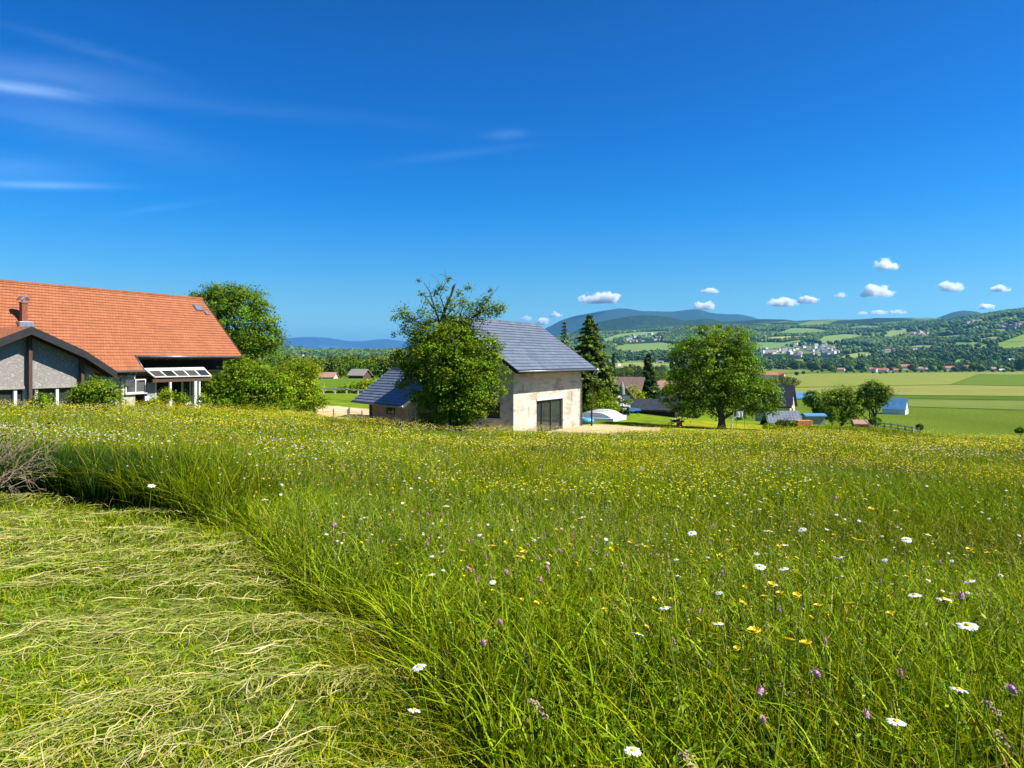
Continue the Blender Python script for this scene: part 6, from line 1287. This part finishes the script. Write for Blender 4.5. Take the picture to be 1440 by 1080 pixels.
# ------------------------------------------------------------------ clouds: rounded volumes of droplets beyond the haze
def cloud(label, px, py, wpx, hpx, D, seed, dens):
    g = np.random.default_rng(seed); c = at(px, py, D); k = D/F_PX; Wd, Hh = wpx*k/2*1.08, hpx*k/2*1.2; V, Fc = ICO3
    m, n2, o2 = newmat('cloud'); L = n2.links.new; pv = n2.nodes.new('ShaderNodeVolumePrincipled'); L(pv.outputs[0], o2.inputs['Volume']); pv.inputs['Color'].default_value = (1, 1, 1, 1); pv.inputs['Anisotropy'].default_value = .2
    tc = n2.nodes.new('ShaderNodeTexCoord'); mp = n2.nodes.new('ShaderNodeMapping'); mp.inputs['Location'].default_value = (seed*3.7 % 50, 0, 0); mp.inputs['Scale'].default_value = (Wd/Hh*.75, .9, .9); L(tc.outputs['Object'], mp.inputs[0])
    no = n2.nodes.new('ShaderNodeTexNoise'); no.inputs['Scale'].default_value = 1.25; no.inputs['Detail'].default_value = 5; no.inputs['Roughness'].default_value = .55; L(mp.outputs[0], no.inputs['Vector'])
    ln = n2.nodes.new('ShaderNodeVectorMath'); ln.operation = 'LENGTH'; L(tc.outputs['Object'], ln.inputs[0])
    sp = n2.nodes.new('ShaderNodeSeparateXYZ'); L(tc.outputs['Object'], sp.inputs[0])
    def mm(op, a, b, cl=False):
        x = n2.nodes.new('ShaderNodeMath'); x.operation = op; x.use_clamp = cl
        for i_, v_ in enumerate((a, b)):
            if isinstance(v_, (int, float)): x.inputs[i_].default_value = v_
            else: L(v_, x.inputs[i_])
        return x.outputs[0]
    body = mm('SUBTRACT', .80, mm('MULTIPLY', ln.outputs['Value'], 1.0)); body = mm('ADD', body, mm('MULTIPLY', mm('SUBTRACT', no.outputs[0], .5), 2.3))
    cut = mm('MULTIPLY', mm('ADD', sp.outputs[2], .55), 5.0, True); d_ = mm('MULTIPLY', mm('MULTIPLY', body, 2.2, True), cut); L(mm('MULTIPLY', d_, dens/Hh), pv.inputs['Density'])
    o = mesh_np('cloud', V, [Fc], m); o.location = c; o.scale = (Wd, Wd*.7, Hh); tag(o, label, 'cloud', kind='thing')
for i, q in enumerate([(845,420.5,62,20,'wide flat white cloud low over the blue ridge'),(1246,373,34,20,'highest small round cloud at the right'),(1233,411,48,22,'largest puffy white cloud at the right'),(1336,404.5,38,18,'white cloud between the largest one and the right edge'),(1406,407,27,12,'small cloud nearest the right edge'),(999,409,30,9,'thin grey cloud above the middle ridge'),(992,431,38,15,'white cloud touching the ridge behind the broad tree'),
     (1101,426,44,15,'left half of a pair of low clouds'),(1137,422.5,32,13,'right half of a pair of low clouds'),(1182,415.5,18,9,'tiny cloud left of the largest one'),(1387,432,27,9,'low cloud over the right hill'),(1262,439,24,8,'low faint cloud left on the right ridge line'),(1237,440,26,8,'low faint cloud resting on the right ridge'),(763,453,20,13,'small cloud left of the slate roof peak'),(741,449,16,11,'small faint cloud over the slate roof'),(782,443,18,10,'small cloud above the pale conifer'),(1212,441,16,6,'faint low cloud on the skyline above the town')]):
    px, py, w_, h_, lb = q; cloud(lb, px, py, w_, h_, max(1340000/(505-py), 17500 if py > 424 else 0), 500+i, 2.0 if i in (5, 9, 11, 12, 14, 16) else 6)
# ------------------------------------------------------------------ the air of the valley
HAZE = True
if HAZE:
    m, n, o = newmat('haze_air'); v = n.nodes.new('ShaderNodeVolumePrincipled'); n.links.new(v.outputs[0], o.inputs['Volume'])
    v.inputs['Color'].default_value = (.17, .53, 1.0, 1); v.inputs['Density'].default_value = 3.6e-5; v.inputs['Anisotropy'].default_value = .3
    mb = MB(); mb.box((-46500, -46500, -60), (46500, 41500, 1190)); tag(mb.build('haze', m), 'thin blue summer haze filling the valley', 'haze', kind='stuff')
